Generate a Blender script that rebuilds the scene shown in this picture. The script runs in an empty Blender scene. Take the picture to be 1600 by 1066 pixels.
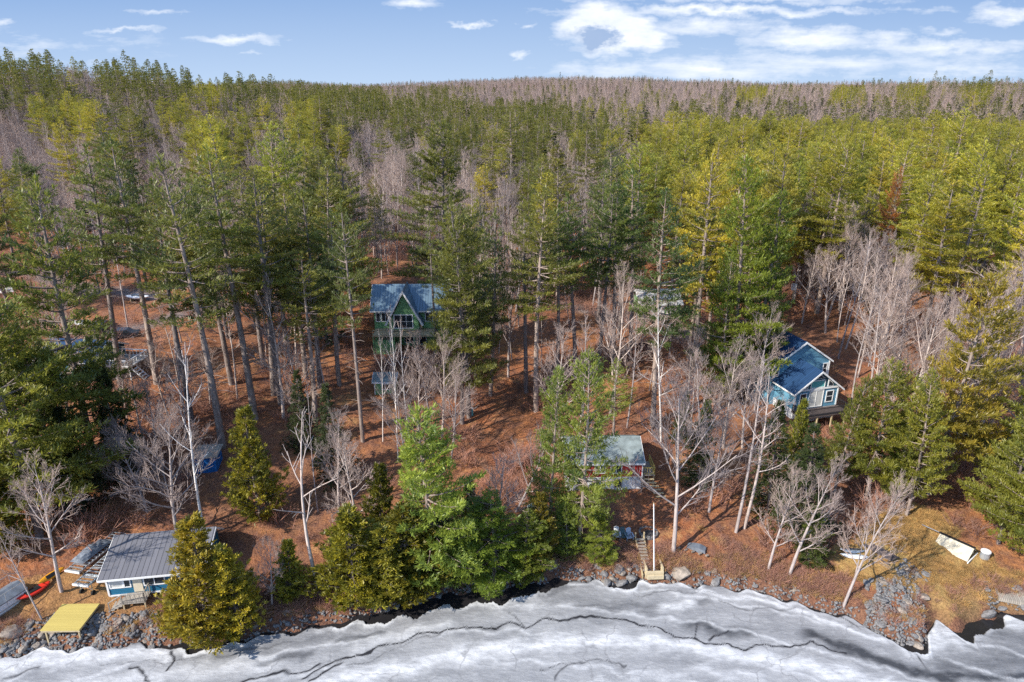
import bpy, math, random
import numpy as np
from mathutils import Vector, Matrix
R = math.radians
rng = np.random.default_rng(7)
random.seed(7)
SC = bpy.context.scene
COL = SC.collection

# ------------------------------------------------------------------ camera
CAM = np.array([0.0, 0.0, 45.0]); PITCH = R(20.3); F = 1067.0
cam = bpy.data.objects.new('camera', bpy.data.cameras.new('camera')); COL.objects.link(cam)
cam.data.lens = 24; cam.data.sensor_width = 36; cam.data.clip_end = 20000; cam.data.clip_start = .5
cam.location = CAM; cam.rotation_euler = (math.pi/2 - PITCH, 0, 0)
SC.camera = cam
cp, sp = math.cos(PITCH), math.sin(PITCH)

def ray(u, v):
    a = (u - 800) / F; b = (533 - v) / F
    return np.array([a, cp + b*sp, -sp + b*cp])
def project(x, y, z):
    dx, dy, dz = x, y, z - 45.0
    d = dy*cp - dz*sp; h = dy*sp + dz*cp
    return 800 + F*dx/d, 533 - F*h/d, d
def at_plane(u, v, z):
    r = ray(u, v); t = (z - 45)/r[2]
    return r[0]*t, r[1]*t

# ------------------------------------------------------------------ terrain
SHORE_PX = [(-420,1075),(-200,1045),(0,1028),(60,1012),(150,1010),(230,1003),(300,1006),(345,1000),(400,990),(500,975),(560,962),(620,946),(700,926),(760,919),(800,914),(850,905),(900,903),
 (960,908),(1010,905),(1050,910),(1100,912),(1150,917),(1200,925),(1260,944),(1330,963),(1370,982),(1405,1000),(1432,1004),(1450,984),(1462,968),(1490,984),(1512,974),(1560,957),(1620,958),(1800,975),(2100,960)]
_sp = sorted(at_plane(u, v, 0) for u, v in SHORE_PX)
SX = np.array([p[0] for p in _sp]); SY = np.array([p[1] for p in _sp])
SX = np.concatenate([[-4000, -300], SX, [300, 4000]]); SY = np.concatenate([[30, 38], SY, [46, 30]])
def shore(x): 
    return np.interp(x, SX, SY) + .25*np.sin(x*1.7) + .18*np.sin(x*3.1+1)
PS = [-40, -6, -1.5, 0, .6, 2.0, 5, 12, 22, 40, 80, 150, 250, 350, 600, 1200, 2200, 3200, 5000, 9000]
PZ = [-6, -1.6, -.6, -.05, .55, 1.1, 1.7, 2.8, 4.4, 6.9, 8.6, 9.0, 8.6, 11, 18, 29, 44, 57, 40, 20]
def height(x, y):
    x = np.asarray(x, float); y = np.asarray(y, float)
    s = y - shore(x)
    z = np.interp(s, PS, PZ)
    w = np.clip((s-3)/20, 0, 1)
    z = z + w*(.35*np.sin(x*.11+y*.07)+.25*np.sin(x*.23-y*.19+2)+.12*np.sin(x*.6+y*.5)+.08*np.sin(x*1.1-y*.9+.7))
    z = z + 29*np.exp(-((x+300)/175)**2-((y-430)/170)**2)
    z = z + 15*np.exp(-((x-520)/230)**2-((y-760)/200)**2)
    far = np.clip((s-500)/1500, 0, 1)
    z = z + far*(9*np.sin(x*.0021+1.2)+8*np.sin(x*.0049+.4)+5*np.sin(x*.0108+y*.004)+3*np.sin(x*.023-y*.006))
    return z
def hz(x, y): return float(height(x, y))
def G(u, v):
    r = ray(u, v); t = 20.0
    while t < 6000:
        p = CAM + r*t
        if p[2] <= max(hz(p[0], p[1]), 0): break
        t *= 1.01
    lo, hi = t/1.01, t
    for _ in range(25):
        m = (lo+hi)/2; p = CAM + r*m
        if p[2] <= max(hz(p[0], p[1]), 0): hi = m
        else: lo = m
    p = CAM + r*hi
    return float(p[0]), float(p[1]), max(hz(p[0], p[1]), 0)

# ------------------------------------------------------------------ materials
def newmat(name):
    m = bpy.data.materials.new(name); m.use_nodes = True
    nt = m.node_tree; nt.nodes.clear()
    return m, nt
def N(nt, t, **k):
    n = nt.nodes.new(t)
    for a, b in k.items():
        if a.startswith('i_'):
            key = a[2:]; key = int(key) if key.isdigit() else key.replace('_', ' ')
            n.inputs[key].default_value = b
        else: setattr(n, a, b)
    return n
def ramp(nt, src, stops, interp='LINEAR'):
    r = N(nt, 'ShaderNodeValToRGB'); r.color_ramp.interpolation = interp
    e = r.color_ramp.elements
    while len(e) < len(stops): e.new(.5)
    for k, (p, c) in enumerate(stops):
        e[k].position = p; e[k].color = (c, c, c, 1) if isinstance(c, (int, float)) else (*c, 1)
    if src is not None: nt.links.new(src, r.inputs[0])
    return r.outputs[0]
def mixc(nt, fac, a, b, mode='MIX'):
    m = N(nt, 'ShaderNodeMix', data_type='RGBA', blend_type=mode)
    for s, i in ((fac, 0), (a, 6), (b, 7)):
        if isinstance(s, (int, float)): m.inputs[i].default_value = s
        elif isinstance(s, tuple): m.inputs[i].default_value = (*s, 1)
        else: nt.links.new(s, m.inputs[i])
    return m.outputs[2]
def math_(nt, op, a, b=None, clamp=False):
    m = N(nt, 'ShaderNodeMath', operation=op); m.use_clamp = clamp
    for s, i in ((a, 0), (b, 1)):
        if s is None: continue
        if isinstance(s, (int, float)): m.inputs[i].default_value = s
        else: nt.links.new(s, m.inputs[i])
    return m.outputs[0]
def noise(nt, scale, detail=4, rough=.6, vec=None, sc=None):
    n = N(nt, 'ShaderNodeTexNoise'); n.inputs['Scale'].default_value = scale
    n.inputs['Detail'].default_value = detail; n.inputs['Roughness'].default_value = rough
    if vec is None:
        vec = N(nt, 'ShaderNodeTexCoord').outputs['Object']
    if sc:
        mp = N(nt, 'ShaderNodeMapping'); mp.inputs['Scale'].default_value = sc
        nt.links.new(vec, mp.inputs[0]); vec = mp.outputs[0]
    nt.links.new(vec, n.inputs['Vector'])
    return n.outputs['Fac']
def finish(m, nt, col, rough=.85, bump=None, bd=.05, metal=0, spec=.3):
    p = N(nt, 'ShaderNodeBsdfPrincipled'); o = N(nt, 'ShaderNodeOutputMaterial')
    if isinstance(col, tuple): p.inputs['Base Color'].default_value = (*col, 1)
    else: nt.links.new(col, p.inputs['Base Color'])
    if isinstance(rough, (int, float)): p.inputs['Roughness'].default_value = rough
    else: nt.links.new(rough, p.inputs['Roughness'])
    p.inputs['Metallic'].default_value = metal
    p.inputs['Specular IOR Level'].default_value = spec
    if bump is not None:
        b = N(nt, 'ShaderNodeBump'); b.inputs['Distance'].default_value = bd; b.inputs['Strength'].default_value = 1
        nt.links.new(bump, b.inputs['Height']); nt.links.new(b.outputs[0], p.inputs['Normal'])
    nt.links.new(p.outputs[0], o.inputs[0])
    return m
def simple(name, c, var=.25, scale=3, rough=.7, metal=0, bd=.01, spec=.3):
    m, nt = newmat(name)
    n = noise(nt, scale, 5, .65)
    col = mixc(nt, ramp(nt, n, [(.3, 0.), (.7, 1.)]), tuple(v*(1-var) for v in c), tuple(min(1, v*(1+var)) for v in c))
    return finish(m, nt, col, rough, n, bd, metal, spec)
def striped(name, c, axis, period, dark=.6, rough=.7, var=.15, duty=.12, metal=0):
    """boards / ribs of a real surface: thin seams along one object axis"""
    m, nt = newmat(name)
    tc = N(nt, 'ShaderNodeTexCoord').outputs['Object']
    s = N(nt, 'ShaderNodeSeparateXYZ'); nt.links.new(tc, s.inputs[0])
    q = math_(nt, 'DIVIDE', s.outputs[axis], period)
    f = math_(nt, 'FRACT', math_(nt, 'ADD', q, 100.0)); cell = math_(nt, 'FLOOR', math_(nt, 'ADD', q, 100.0))
    seam = math_(nt, 'LESS_THAN', f, duty)
    wn = N(nt, 'ShaderNodeTexWhiteNoise', noise_dimensions='1D'); nt.links.new(cell, wn.inputs['W'])
    n = noise(nt, 2.0, 5, .6)
    k = math_(nt, 'ADD', math_(nt, 'MULTIPLY', wn.outputs[0], .5), math_(nt, 'MULTIPLY', n, .5))
    col = mixc(nt, k, tuple(v*(1-var) for v in c), tuple(min(1, v*(1+var)) for v in c))
    col = mixc(nt, seam, col, tuple(v*dark for v in c))
    h = math_(nt, 'SUBTRACT', 1.0, seam)
    return finish(m, nt, col, rough, h, .02, metal)

def leafmat(name, warm=(1.25, 1.12, .7), trans=.48):
    m, nt = newmat(name)
    oi = N(nt, 'ShaderNodeObjectInfo'); at = N(nt, 'ShaderNodeAttribute', attribute_name='tint')
    base = oi.outputs['Color']
    rv = mixc(nt, oi.outputs['Random'], (.78, .82, .85), (1.2, 1.14, 1.0))
    c = mixc(nt, 1.0, base, rv, 'MULTIPLY')
    hi = mixc(nt, 1.0, c, warm, 'MULTIPLY'); lo = mixc(nt, 1.0, c, (.5, .58, .62), 'MULTIPLY')
    col = mixc(nt, at.outputs['Fac'], lo, hi)
    d = N(nt, 'ShaderNodeBsdfDiffuse'); t = N(nt, 'ShaderNodeBsdfTranslucent'); mx = N(nt, 'ShaderNodeMixShader')
    mx.inputs[0].default_value = trans
    g = N(nt, 'ShaderNodeBsdfGlossy'); g.inputs['Roughness'].default_value = .5
    mx2 = N(nt, 'ShaderNodeMixShader'); mx2.inputs[0].default_value = .04
    o = N(nt, 'ShaderNodeOutputMaterial')
    nt.links.new(col, d.inputs[0]); nt.links.new(col, t.inputs[0])
    nt.links.new(d.outputs[0], mx.inputs[1]); nt.links.new(t.outputs[0], mx.inputs[2])
    nt.links.new(mx.outputs[0], mx2.inputs[1]); nt.links.new(g.outputs[0], mx2.inputs[2]); nt.links.new(mx2.outputs[0], o.inputs[0])
    return m
def barkmat(name, c1, c2, birch=False):
    m, nt = newmat(name)
    n = noise(nt, 1.5, 6, .7, sc=(3, 3, .7))
    oi = N(nt, 'ShaderNodeObjectInfo')
    col = mixc(nt, ramp(nt, n, [(.35, 0.), (.65, 1.)]), c1, c2)
    col = mixc(nt, 1.0, col, mixc(nt, oi.outputs['Random'], (.62, .63, .68), (1.25, 1.16, 1.08)), 'MULTIPLY')
    if birch:
        n2 = noise(nt, 5, 3, .6, sc=(.4, .4, 3))
        col = mixc(nt, ramp(nt, n2, [(.62, 0.), (.66, 1.)]), col, (.06, .05, .05))
    return finish(m, nt, col, .9, n, .03, spec=.1)

M = {}
M['leaf'] = leafmat('needles')
M['cedarleaf'] = leafmat('cedar_sprays', warm=(1.6, 1.38, .6), trans=.4)
M['bark'] = barkmat('pine_bark', (.16, .125, .11), (.36, .31, .28))
M['barebark'] = barkmat('grey_bark', (.30, .26, .245), (.56, .50, .47))
M['twig'] = barkmat('pink_grey_twigs', (.27, .215, .195), (.48, .40, .365))
M['birch'] = barkmat('birch_bark', (.62, .60, .58), (.85, .84, .82), True)
M['brush'] = barkmat('brush_twigs', (.30, .14, .10), (.52, .32, .25))
M['drygrass'] = barkmat('dry_grass_blades', (.42, .25, .09), (.62, .42, .18))

# ------------------------------------------------------------------ object helpers
def tag(o, label=None, cat=None, group=None, kind=None):
    if label: o['label'] = label
    if cat: o['category'] = cat
    if group: o['group'] = group
    if kind: o['kind'] = kind
    return o
def meshobj(name, verts, faces, mat, parent=None, smooth=False, link=True):
    me = bpy.data.meshes.new(name); me.from_pydata(verts, [], faces)
    me.materials.append(mat)
    if smooth: me.polygons.foreach_set('use_smooth', [True]*len(me.polygons))
    me.update()
    o = bpy.data.objects.new(name, me)
    if link: COL.objects.link(o)
    if parent: o.parent = parent
    return o
def npmesh(name, V, Fc, mats, tint=None, matidx=None, smooth=False):
    """V (n,3), Fc list of (k-gon arrays)"""
    me = bpy.data.meshes.new(name)
    me.vertices.add(len(V)); me.vertices.foreach_set('co', np.asarray(V, np.float32).ravel())
    tot = sum(f.size for f in Fc); npoly = sum(len(f) for f in Fc)
    me.loops.add(tot); me.polygons.add(npoly)
    li = np.concatenate([f.ravel() for f in Fc]).astype(np.int32)
    me.loops.foreach_set('vertex_index', li)
    starts = []; off = 0
    for f in Fc:
        k = f.shape[1]; starts.append(off + np.arange(len(f))*k); off += f.size
    me.polygons.foreach_set('loop_start', np.concatenate(starts).astype(np.int32))
    for m in mats: me.materials.append(m)
    if matidx is not None: me.polygons.foreach_set('material_index', np.asarray(matidx, np.int32))
    if smooth: me.polygons.foreach_set('use_smooth', np.ones(npoly, bool))
    if tint is not None:
        a = me.attributes.new('tint', 'FLOAT', 'POINT'); a.data.foreach_set('value', np.asarray(tint, np.float32))
    me.update(); me.validate()
    return me
def link(name, me, parent=None):
    o = bpy.data.objects.new(name, me); COL.objects.link(o)
    if parent: o.parent = parent
    return o
def empty(name, loc, rz=0):
    o = bpy.data.objects.new(name, None); COL.objects.link(o); o.location = loc; o.rotation_euler = (0, 0, rz)
    o.empty_display_size = .3
    return o

class MB:
    def __init__(s): s.v = []; s.f = []
    def add(s, vs, fs):
        b = len(s.v); s.v += [tuple(map(float, p)) for p in vs]; s.f += [tuple(i+b for i in f) for f in fs]; return s
    def box(s, x0, x1, y0, y1, z0, z1, rot=None, piv=None):
        vs = [(x, y, z) for z in (z0, z1) for y in (y0, y1) for x in (x0, x1)]
        if rot:
            M_ = Matrix.Rotation(rot[0], 3, rot[1]); pv = Vector(piv or ((x0+x1)/2, (y0+y1)/2, (z0+z1)/2))
            vs = [tuple(M_ @ (Vector(p)-pv)+pv) for p in vs]
        return s.add(vs, [(0,2,3,1),(4,5,7,6),(0,1,5,4),(2,6,7,3),(0,4,6,2),(1,3,7,5)])
    def prism(s, poly, axis, a, b):
        """poly: 2D points in the plane across axis; extruded a..b"""
        n = len(poly)
        def P(p, t): return (t, p[0], p[1]) if axis == 'x' else ((p[0], t, p[1]) if axis == 'y' else (p[0], p[1], t))
        vs = [P(p, a) for p in poly]+[P(p, b) for p in poly]
        fs = [tuple(range(n))[::-1], tuple(range(n, 2*n))]+[(i, (i+1) % n, n+(i+1) % n, n+i) for i in range(n)]
        return s.add(vs, fs)
    def bar(s, p, q, r, r2=None, n=6):
        p = Vector(p); q = Vector(q); d = (q-p).normalized(); r2 = r if r2 is None else r2
        a = d.orthogonal().normalized(); b = d.cross(a)
        vs = [p+(a*math.cos(2*math.pi*i/n)+b*math.sin(2*math.pi*i/n))*r for i in range(n)]+[q+(a*math.cos(2*math.pi*i/n)+b*math.sin(2*math.pi*i/n))*r2 for i in range(n)]
        return s.add(vs, [tuple(range(n))[::-1], tuple(range(n, 2*n))]+[(i, (i+1) % n, n+(i+1) % n, n+i) for i in range(n)])
    def build(s, name, mat, parent=None, loc=None, smooth=False):
        o = meshobj(name, s.v, s.f, mat, parent, smooth)
        import bmesh
        bm = bmesh.new(); bm.from_mesh(o.data); bmesh.ops.recalc_face_normals(bm, faces=bm.faces); bm.to_mesh(o.data); bm.free()
        if loc: o.location = loc
        return o

# ------------------------------------------------------------------ ground masks
def inpoly(px, x, y):
    """soft-free point in polygon, vectorised"""
    ins = np.zeros(np.shape(x), bool); n = len(px)
    for i in range(n):
        x1, y1 = px[i]; x2, y2 = px[(i+1) % n]
        if y1 == y2: continue
        c = ((y1 > y) != (y2 > y)) & (x < (x2-x1)*(y-y1)/(y2-y1)+x1)
        ins ^= c
    return ins
def polydist(pts, x, y):
    d = np.full(np.shape(x), 1e9)
    for (x1, y1), (x2, y2) in zip(pts[:-1], pts[1:]):
        L = (x2-x1)**2+(y2-y1)**2+1e-9
        t = np.clip(((x-x1)*(x2-x1)+(y-y1)*(y2-y1))/L, 0, 1)
        d = np.minimum(d, np.hypot(x-x1-t*(x2-x1), y-y1-t*(y2-y1)))
    return d
def pxpoly(l): return [G(u, v)[:2] for u, v in l]
LAWN = pxpoly([(1380,800),(1420,790),(1475,800),(1500,840),(1560,880),(1610,930),(1610,965),(1540,960),(1490,985),(1455,960),(1440,930),(1380,915),(1300,905),(1300,860),(1340,840)])
YARD = pxpoly([(0,1000),(0,930),(60,900),(150,890),(190,940),(300,950),(250,985),(60,990)])
TRACKS = [pxpoly([(762,700),(790,655),(800,628),(815,600)]), pxpoly([(790,705),(808,660),(822,630),(835,603)])]
ROAD = [pxpoly([(150,458),(180,455),(240,462)]), pxpoly([(120,530),(175,520),(230,508),(290,490),(400,470),(470,462),(560,440)]), pxpoly([(0,425),(60,430),(150,458)]), pxpoly([(1060,520),(1040,505),(980,500),(900,480),(760,440),(700,420)])]

# ------------------------------------------------------------------ ground sheet
def build_ground():
    ys = [20.0]
    while ys[-1] < 7000: ys.append(ys[-1] + max(.42, .0125*(ys[-1]-38)))
    ys = np.array(ys); nx = 420
    u = np.linspace(-1, 1, nx)
    X = u[None, :]*(ys[:, None]*1.05+45); Y = np.repeat(ys[:, None], nx, 1)
    Z = height(X, Y)
    s = Y-shore(X)
    nz = rng.normal(0, 1, X.shape)*np.where((Y < 220), .05, 0); Z = Z + nz*np.clip(s/2, 0, 1)
    for t in TRACKS:
        d = polydist(t, X, Y); Z -= .12*np.exp(-(d/.3)**2)
    V = np.stack([X, Y, Z], -1).reshape(-1, 3)
    i = np.arange(len(ys)-1)[:, None]*nx + np.arange(nx-1)[None, :]
    Fq = np.stack([i, i+1, i+nx+1, i+nx], -1).reshape(-1, 4)
    me = npmesh('ground', V, [Fq], [ground_mat()], smooth=True)
    def att(name, a):
        at = me.attributes.new(name, 'FLOAT', 'POINT'); at.data.foreach_set('value', a.astype(np.float32).ravel())
    lawn = np.zeros(X.shape)
    jx = X+.5*np.sin(Y*2.1)+.3*np.sin(X*3+Y*4); jy = Y+.5*np.sin(X*1.7)
    lawn[inpoly(LAWN, jx, jy)] = 1
    lawn[inpoly(YARD, jx, jy)] = .45
    att('lawn', lawn)
    tr = np.zeros(X.shape)
    for t in TRACKS: tr = np.maximum(tr, np.exp(-(polydist(t, X, Y)/.38)**2))
    att('track', tr)
    rd = np.zeros(X.shape)
    for k, t in enumerate(ROAD): rd = np.maximum(rd, np.clip(1.6-polydist(t, X, Y)/1.9, 0, 1))
    att('road', rd)
    att('bank', np.exp(-np.clip(s, 0, 99)/2.2))
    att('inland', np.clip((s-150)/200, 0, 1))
    o = link('ground', me); tag(o, kind='structure')
def ground_mat():
    m, nt = newmat('leaf_litter')
    A = lambda n: N(nt, 'ShaderNodeAttribute', attribute_name=n).outputs['Fac']
    n1 = noise(nt, .10, 5, .6); n2 = noise(nt, .8, 6, .7); n3 = noise(nt, 5.5, 4, .75); n4 = noise(nt, .35, 4, .7)
    c = mixc(nt, ramp(nt, n1, [(.4, 0.), (.6, 1.)]), (.39, .125, .048), (.53, .215, .075))
    c = mixc(nt, ramp(nt, n2, [(.42, 0.), (.60, 1.)]), c, (.20, .085, .06))
    c = mixc(nt, ramp(nt, n4, [(.54, 0.), (.72, .7)]), c, (.33, .20, .13))
    n0 = noise(nt, .045, 5, .7); c = mixc(nt, ramp(nt, n0, [(.46, 0.), (.60, .65)]), c, (.13, .065, .055)); n6 = noise(nt, .22, 6, .75); c = mixc(nt, ramp(nt, n6, [(.58, 0.), (.66, .7)]), c, (.62, .33, .13))
    c = mixc(nt, ramp(nt, n3, [(.38, .0), (.5, .5), (.7, 1.)]), mixc(nt, .5, c, (.08, .04, .032)), mixc(nt, .22, c, (.75, .42, .22)))
    g = mixc(nt, ramp(nt, n2, [(.4, 0.), (.62, 1.)]), (.52, .34, .13), (.42, .22, .085))
    g = mixc(nt, ramp(nt, n3, [(.35, .0), (.6, 1.)]), mixc(nt, .45, g, (.12, .08, .03)), mixc(nt, .3, g, (.52, .36, .14)))
    g = mixc(nt, ramp(nt, n4, [(.5, 0.), (.7, .5)]), g, (.22, .17, .05))
    c = mixc(nt, A('lawn'), c, g)
    bk = mixc(nt, ramp(nt, n3, [(.4, .0), (.65, 1.)]), (.09, .05, .04), (.26, .14, .09))
    c = mixc(nt, math_(nt, 'MULTIPLY', A('bank'), .8), c, bk)
    c = mixc(nt, math_(nt, 'MULTIPLY', A('track'), .75), c, (.10, .055, .04))
    rd = mixc(nt, n3, (.16, .13, .125), (.34, .29, .27))
    c = mixc(nt, math_(nt, 'MULTIPLY', A('road'), .85), c, rd)
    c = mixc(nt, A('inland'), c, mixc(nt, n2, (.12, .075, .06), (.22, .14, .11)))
    bmp = math_(nt, 'ADD', math_(nt, 'MULTIPLY', n3, .7), math_(nt, 'MULTIPLY', n2, 1.6))
    return finish(m, nt, c, .95, bmp, .22, spec=.05)
build_ground()

# ------------------------------------------------------------------ lake: water + ice
def build_lake():
    m, nt = newmat('dark_water')
    n = noise(nt, .8, 4, .6)
    finish(m, nt, mixc(nt, n, (.010, .010, .012), (.03, .028, .03)), .12, noise(nt, 3, 3, .6), .02, spec=.5)
    xs = np.array([-4000, -200, 200, 4000.]); o = meshobj('open_water', [(-4000,-3000,-.09),(4000,-3000,-.09),(4000,75,-.09),(-4000,75,-.09)], [(0,1,2,3)], m)
    tag(o, kind='structure')
    # ice sheet, edge follows the shore
    x = np.concatenate([-np.geomspace(72, 4000, 40)[::-1], np.arange(-71.9, 71.95, .125), np.geomspace(72, 4000, 40)])
    t = np.concatenate([[0, .05, .12], np.arange(.22, 26, .125), 26+np.geomspace(.5, 3000, 40)])
    GAP = [(-300,.4),(0,.35),(200,.3),(300,.8),(340,1.0),(400,.5),(520,.6),(570,1.2),(620,1.8),(680,1.9),(740,2.1),(800,2.0),(840,1.7),(870,1.6),(890,.4),(930,.25),(960,.9),(990,1.3),(1003,.3),(1090,.3),(1150,.4),(1250,.5),(1350,.6),(1400,1.0),(1425,1.6),(1445,.3),(1465,.2),(1480,.8),(1500,1.6),(1540,1.4),(1570,.6),(1600,1.4),(1900,.4)]
    gx = []; gv = []
    for u_, g_ in GAP:
        X0 = float(np.interp(u_, [p[0] for p in SHORE_PX], [at_plane(a, b, 0)[0] for a, b in SHORE_PX])); gx.append(X0); gv.append(g_)
    jag = .30*np.sin(x*1.3+.5)*np.sin(x*.6)+.10*np.sin(x*4.3)+rng.normal(0, .10, len(x))
    edge = shore(x)-np.interp(x, gx, gv)*(1+.35*jag)-.1*jag
    X = np.repeat(x[None, :], len(t), 0); Y = edge[None, :]-t[:, None]
    T = np.repeat(t[:, None], len(x), 1)
    def ns(X, Y, s, seed):
        r = np.random.default_rng(seed); a = 0
        for k in range(7):
            th = r.uniform(0, 6.28); f = s*r.uniform(.6, 2.2); a = a+np.sin(f*(X*math.cos(th)+Y*math.sin(th))+r.uniform(0, 6))/1.0
        return a/4
    Wx = X+.5*ns(X, Y, .8, 3); Wy = Y+.4*ns(X, Y, 1.1, 4)+.12*ns(X, Y, 4, 9)
    def pl(l): return [at_plane(u, v, .05) for u, v in l]
    dark = np.zeros(X.shape); snow = np.zeros(X.shape); crack = np.zeros(X.shape)
    for l, w, k in [
        ([(0,1060),(60,1050)], .15, .5), ([(470,1062),(534,1033),(600,1010),(660,993),(700,985),(790,978),(822,983),(850,970),(940,965),(985,968),(1040,985),(1068,998)], .08, 1),
        ([(360,1075),(400,1062),(470,1048),(500,1040)], .1, .8), ([(822,983),(815,978),(790,960)], .07, .6), ([(1066,998),(1130,1008),(1200,1011),(1270,1005),(1320,1020)], .08, .9),
        ([(1140,985),(1110,1000)], .08, .8), ([(1085,980),(1086,1000)], .06, .7), ([(200,1045),(225,1058),(240,1062)], .1, .7), ([(1130,940),(1180,955),(1240,950)], .1, .4),
        ([(262,1045),(272,1030),(262,1020)], .08, .8), ([(480,1066),(534,1040)], .08, .9), ([(850,1050),(890,1035),(930,1033),(980,1040)], .07, .5), ([(868,1066),(885,1040),(905,1032)], .08, .5),
        ([(700,985),(660,1000),(600,1022),(540,1045)], .06, .4), ([(1420,1005),(1440,1030),(1450,1045)], .06, .6), ([(1230,935),(1290,950),(1340,975)], .1, .5), ([(1000,930),(1060,925),(1140,930)], .05, .4),([(150,1040),(250,1034),(350,1024),(450,1004)],.05,.35)]:
        crack = np.maximum(crack, k*np.exp(-(polydist(pl(l), Wx, Wy)/w)**2))
    for l, w, k in [
        ([(1265,990),(1310,1006),(1340,1022),(1400,1042),(1470,1056),(1620,1058)], .55, 1.0), ([(1308,1008),(1330,1020)], .9, .8), ([(1075,975),(1110,985),(1165,990)], .7, .8),
        ([(420,1032),(480,1022)], .5, .7), ([(530,1000),(600,988)], .3, .7), ([(1480,1040),(1600,1030)], 1.4, .6), ([(1470,1010),(1600,1015)], .9, .45), ([(340,1022),(420,1010),(520,992)], .5, .35), ([(330,1002),(300,1012)], .6, .5),
        ([(880,935),(960,945),(1060,950)], .8, .35), ([(850,925),(880,915)], .8, .6), ([(1410,995),(1430,1010)], .7, .7), ([(900,948),(1040,946),(1110,938)], .3, .5), ([(640,955),(560,975),(500,985)], .5, .4),([(1560,990),(1620,985)],1.2,.5)]:
        dark = np.maximum(dark, k*np.exp(-(polydist(pl(l), Wx, Wy)/w)**2))
    for l, w, k in [
        ([(0,1040),(100,1030),(200,1022),(260,1018)], .9, .9), ([(230,1010),(262,1025)], .5, 1), ([(480,1075),(620,1045),(760,1015),(900,1000),(1020,1003),(1080,1012),(1200,1030),(1330,1055),(1420,1080)], .8, 1.0),
        ([(600,1050),(720,1030),(850,1012)], .5, .5), ([(560,1012),(650,985),(700,975)], .7, .6), ([(1020,905),(1060,912),(1100,918)], .5, 1), ([(1040,950),(1068,940)], .6, .9), ([(1090,925),(1180,935),(1250,955),(1330,985),(1380,1000)], .35, .9),
        ([(1438,985),(1450,975),(1462,990)], .7, 1.1), ([(1475,990),(1530,980),(1600,970)], .6, .9), ([(1560,965),(1610,962)], .8, 1), ([(900,1075),(1100,1045),(1180,1060)], .6, .5), ([(1420,1020),(1470,1000),(1500,1010)], .7, .8), ([(100,1075),(300,1048),(420,1040)], .8, .6), ([(700,940),(840,935)], .5, .4)]:
        snow = np.maximum(snow, k*np.exp(-(polydist(pl(l), Wx, Wy)/w)**2))
    for k in range(9):    # faint curved sled tracks
        r_ = 60+k*3.2; snow = np.maximum(snow, .55*np.exp(-((np.hypot(Wx+5-k, Wy+22)-r_)/.22)**2))
    dark = np.maximum(dark, .55*np.exp(-(T/.5)**2)*(np.sin(X*.35)+.2 > 0))
    edgew = np.exp(-((T-.25)/.35)**2)*np.clip(.6+.6*np.sin(X*.5+2), 0, 1)
    snow = np.maximum(snow, edgew)
    Z = .06+.05*snow-.03*dark+.02*ns(X, Y, 1.2, 5)*(np.abs(X) < 72)
    Z[0] = -.12; Z[1] = .0
    V = np.stack([X, Y, Z], -1).reshape(-1, 3); nx = len(x)
    i = np.arange(len(t)-1)[:, None]*nx + np.arange(nx-1)[None, :]
    Fq = np.stack([i+1, i, i+nx, i+nx+1], -1).reshape(-1, 4)
    m, nt = newmat('grey_lake_ice')
    A = lambda n: N(nt, 'ShaderNodeAttribute', attribute_name=n).outputs['Fac']
    n1 = noise(nt, .22, 6, .65, sc=(.5, 1.6, 1)); n2 = noise(nt, 1.4, 6, .7, sc=(.6, 1.3, 1)); n3 = noise(nt, 9, 3, .7)
    c = mixc(nt, ramp(nt, n1, [(.36, 0.), (.6, 1.)]), (.22,.225,.24), (.34,.345,.36))
    c = mixc(nt, ramp(nt, n2, [(.5, 0.), (.75, .6)]), c, (.44,.445,.46))
    n5 = noise(nt, 3.5, 6, .8, sc=(.5, 1.5, 1)); c = mixc(nt, ramp(nt, n5, [(.35, .45), (.5, 0.)]), c, (.20, .205, .215)); c = mixc(nt, ramp(nt, n5, [(.58, 0.), (.72, .5)]), c, (.60, .61, .63))
    c = mixc(nt, ramp(nt, n2, [(.2, .55), (.42, 0.)]), c, (.13,.135,.145))
    c = mixc(nt, math_(nt, 'MULTIPLY', A('dark'), ramp(nt, n2, [(.3, 1.3), (.7, .8)]), True), c, (.055, .058, .066))
    sn = math_(nt, 'MULTIPLY', A('snow'), ramp(nt, n2, [(.3, .25), (.6, 1.)]), True)
    c = mixc(nt, sn, c, (.64,.65,.67))
    c = mixc(nt, math_(nt, 'MULTIPLY', A('crack'), 1.6, True), c, (.03, .03, .035))
    vor = N(nt, 'ShaderNodeTexVoronoi', feature='DISTANCE_TO_EDGE'); vor.inputs['Scale'].default_value = .16
    tc = N(nt, 'ShaderNodeTexCoord'); mv = N(nt, 'ShaderNodeVectorMath', operation='ADD'); nn = N(nt, 'ShaderNodeTexNoise'); nn.inputs['Scale'].default_value = .5; nn.inputs['Detail'].default_value = 5
    sc_ = N(nt, 'ShaderNodeVectorMath', operation='SCALE'); sc_.inputs['Scale'].default_value = 2.5
    nt.links.new(tc.outputs['Object'], nn.inputs['Vector']); nt.links.new(nn.outputs['Color'], sc_.inputs[0]); nt.links.new(tc.outputs['Object'], mv.inputs[0]); nt.links.new(sc_.outputs[0], mv.inputs[1]); nt.links.new(mv.outputs[0], vor.inputs['Vector'])
    fine = math_(nt, 'MULTIPLY', ramp(nt, vor.outputs['Distance'], [(0., 1.), (.016, 0.)]), ramp(nt, n1, [(.42, 0.), (.55, .6)]))
    c = mixc(nt, fine, c, (.17, .17, .18))
    rgh = ramp(nt, sn, [(0., .38), (1., .85)])
    bmp = math_(nt, 'ADD', math_(nt, 'MULTIPLY', n2, 1.), math_(nt, 'MULTIPLY', n3, .12))
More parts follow.
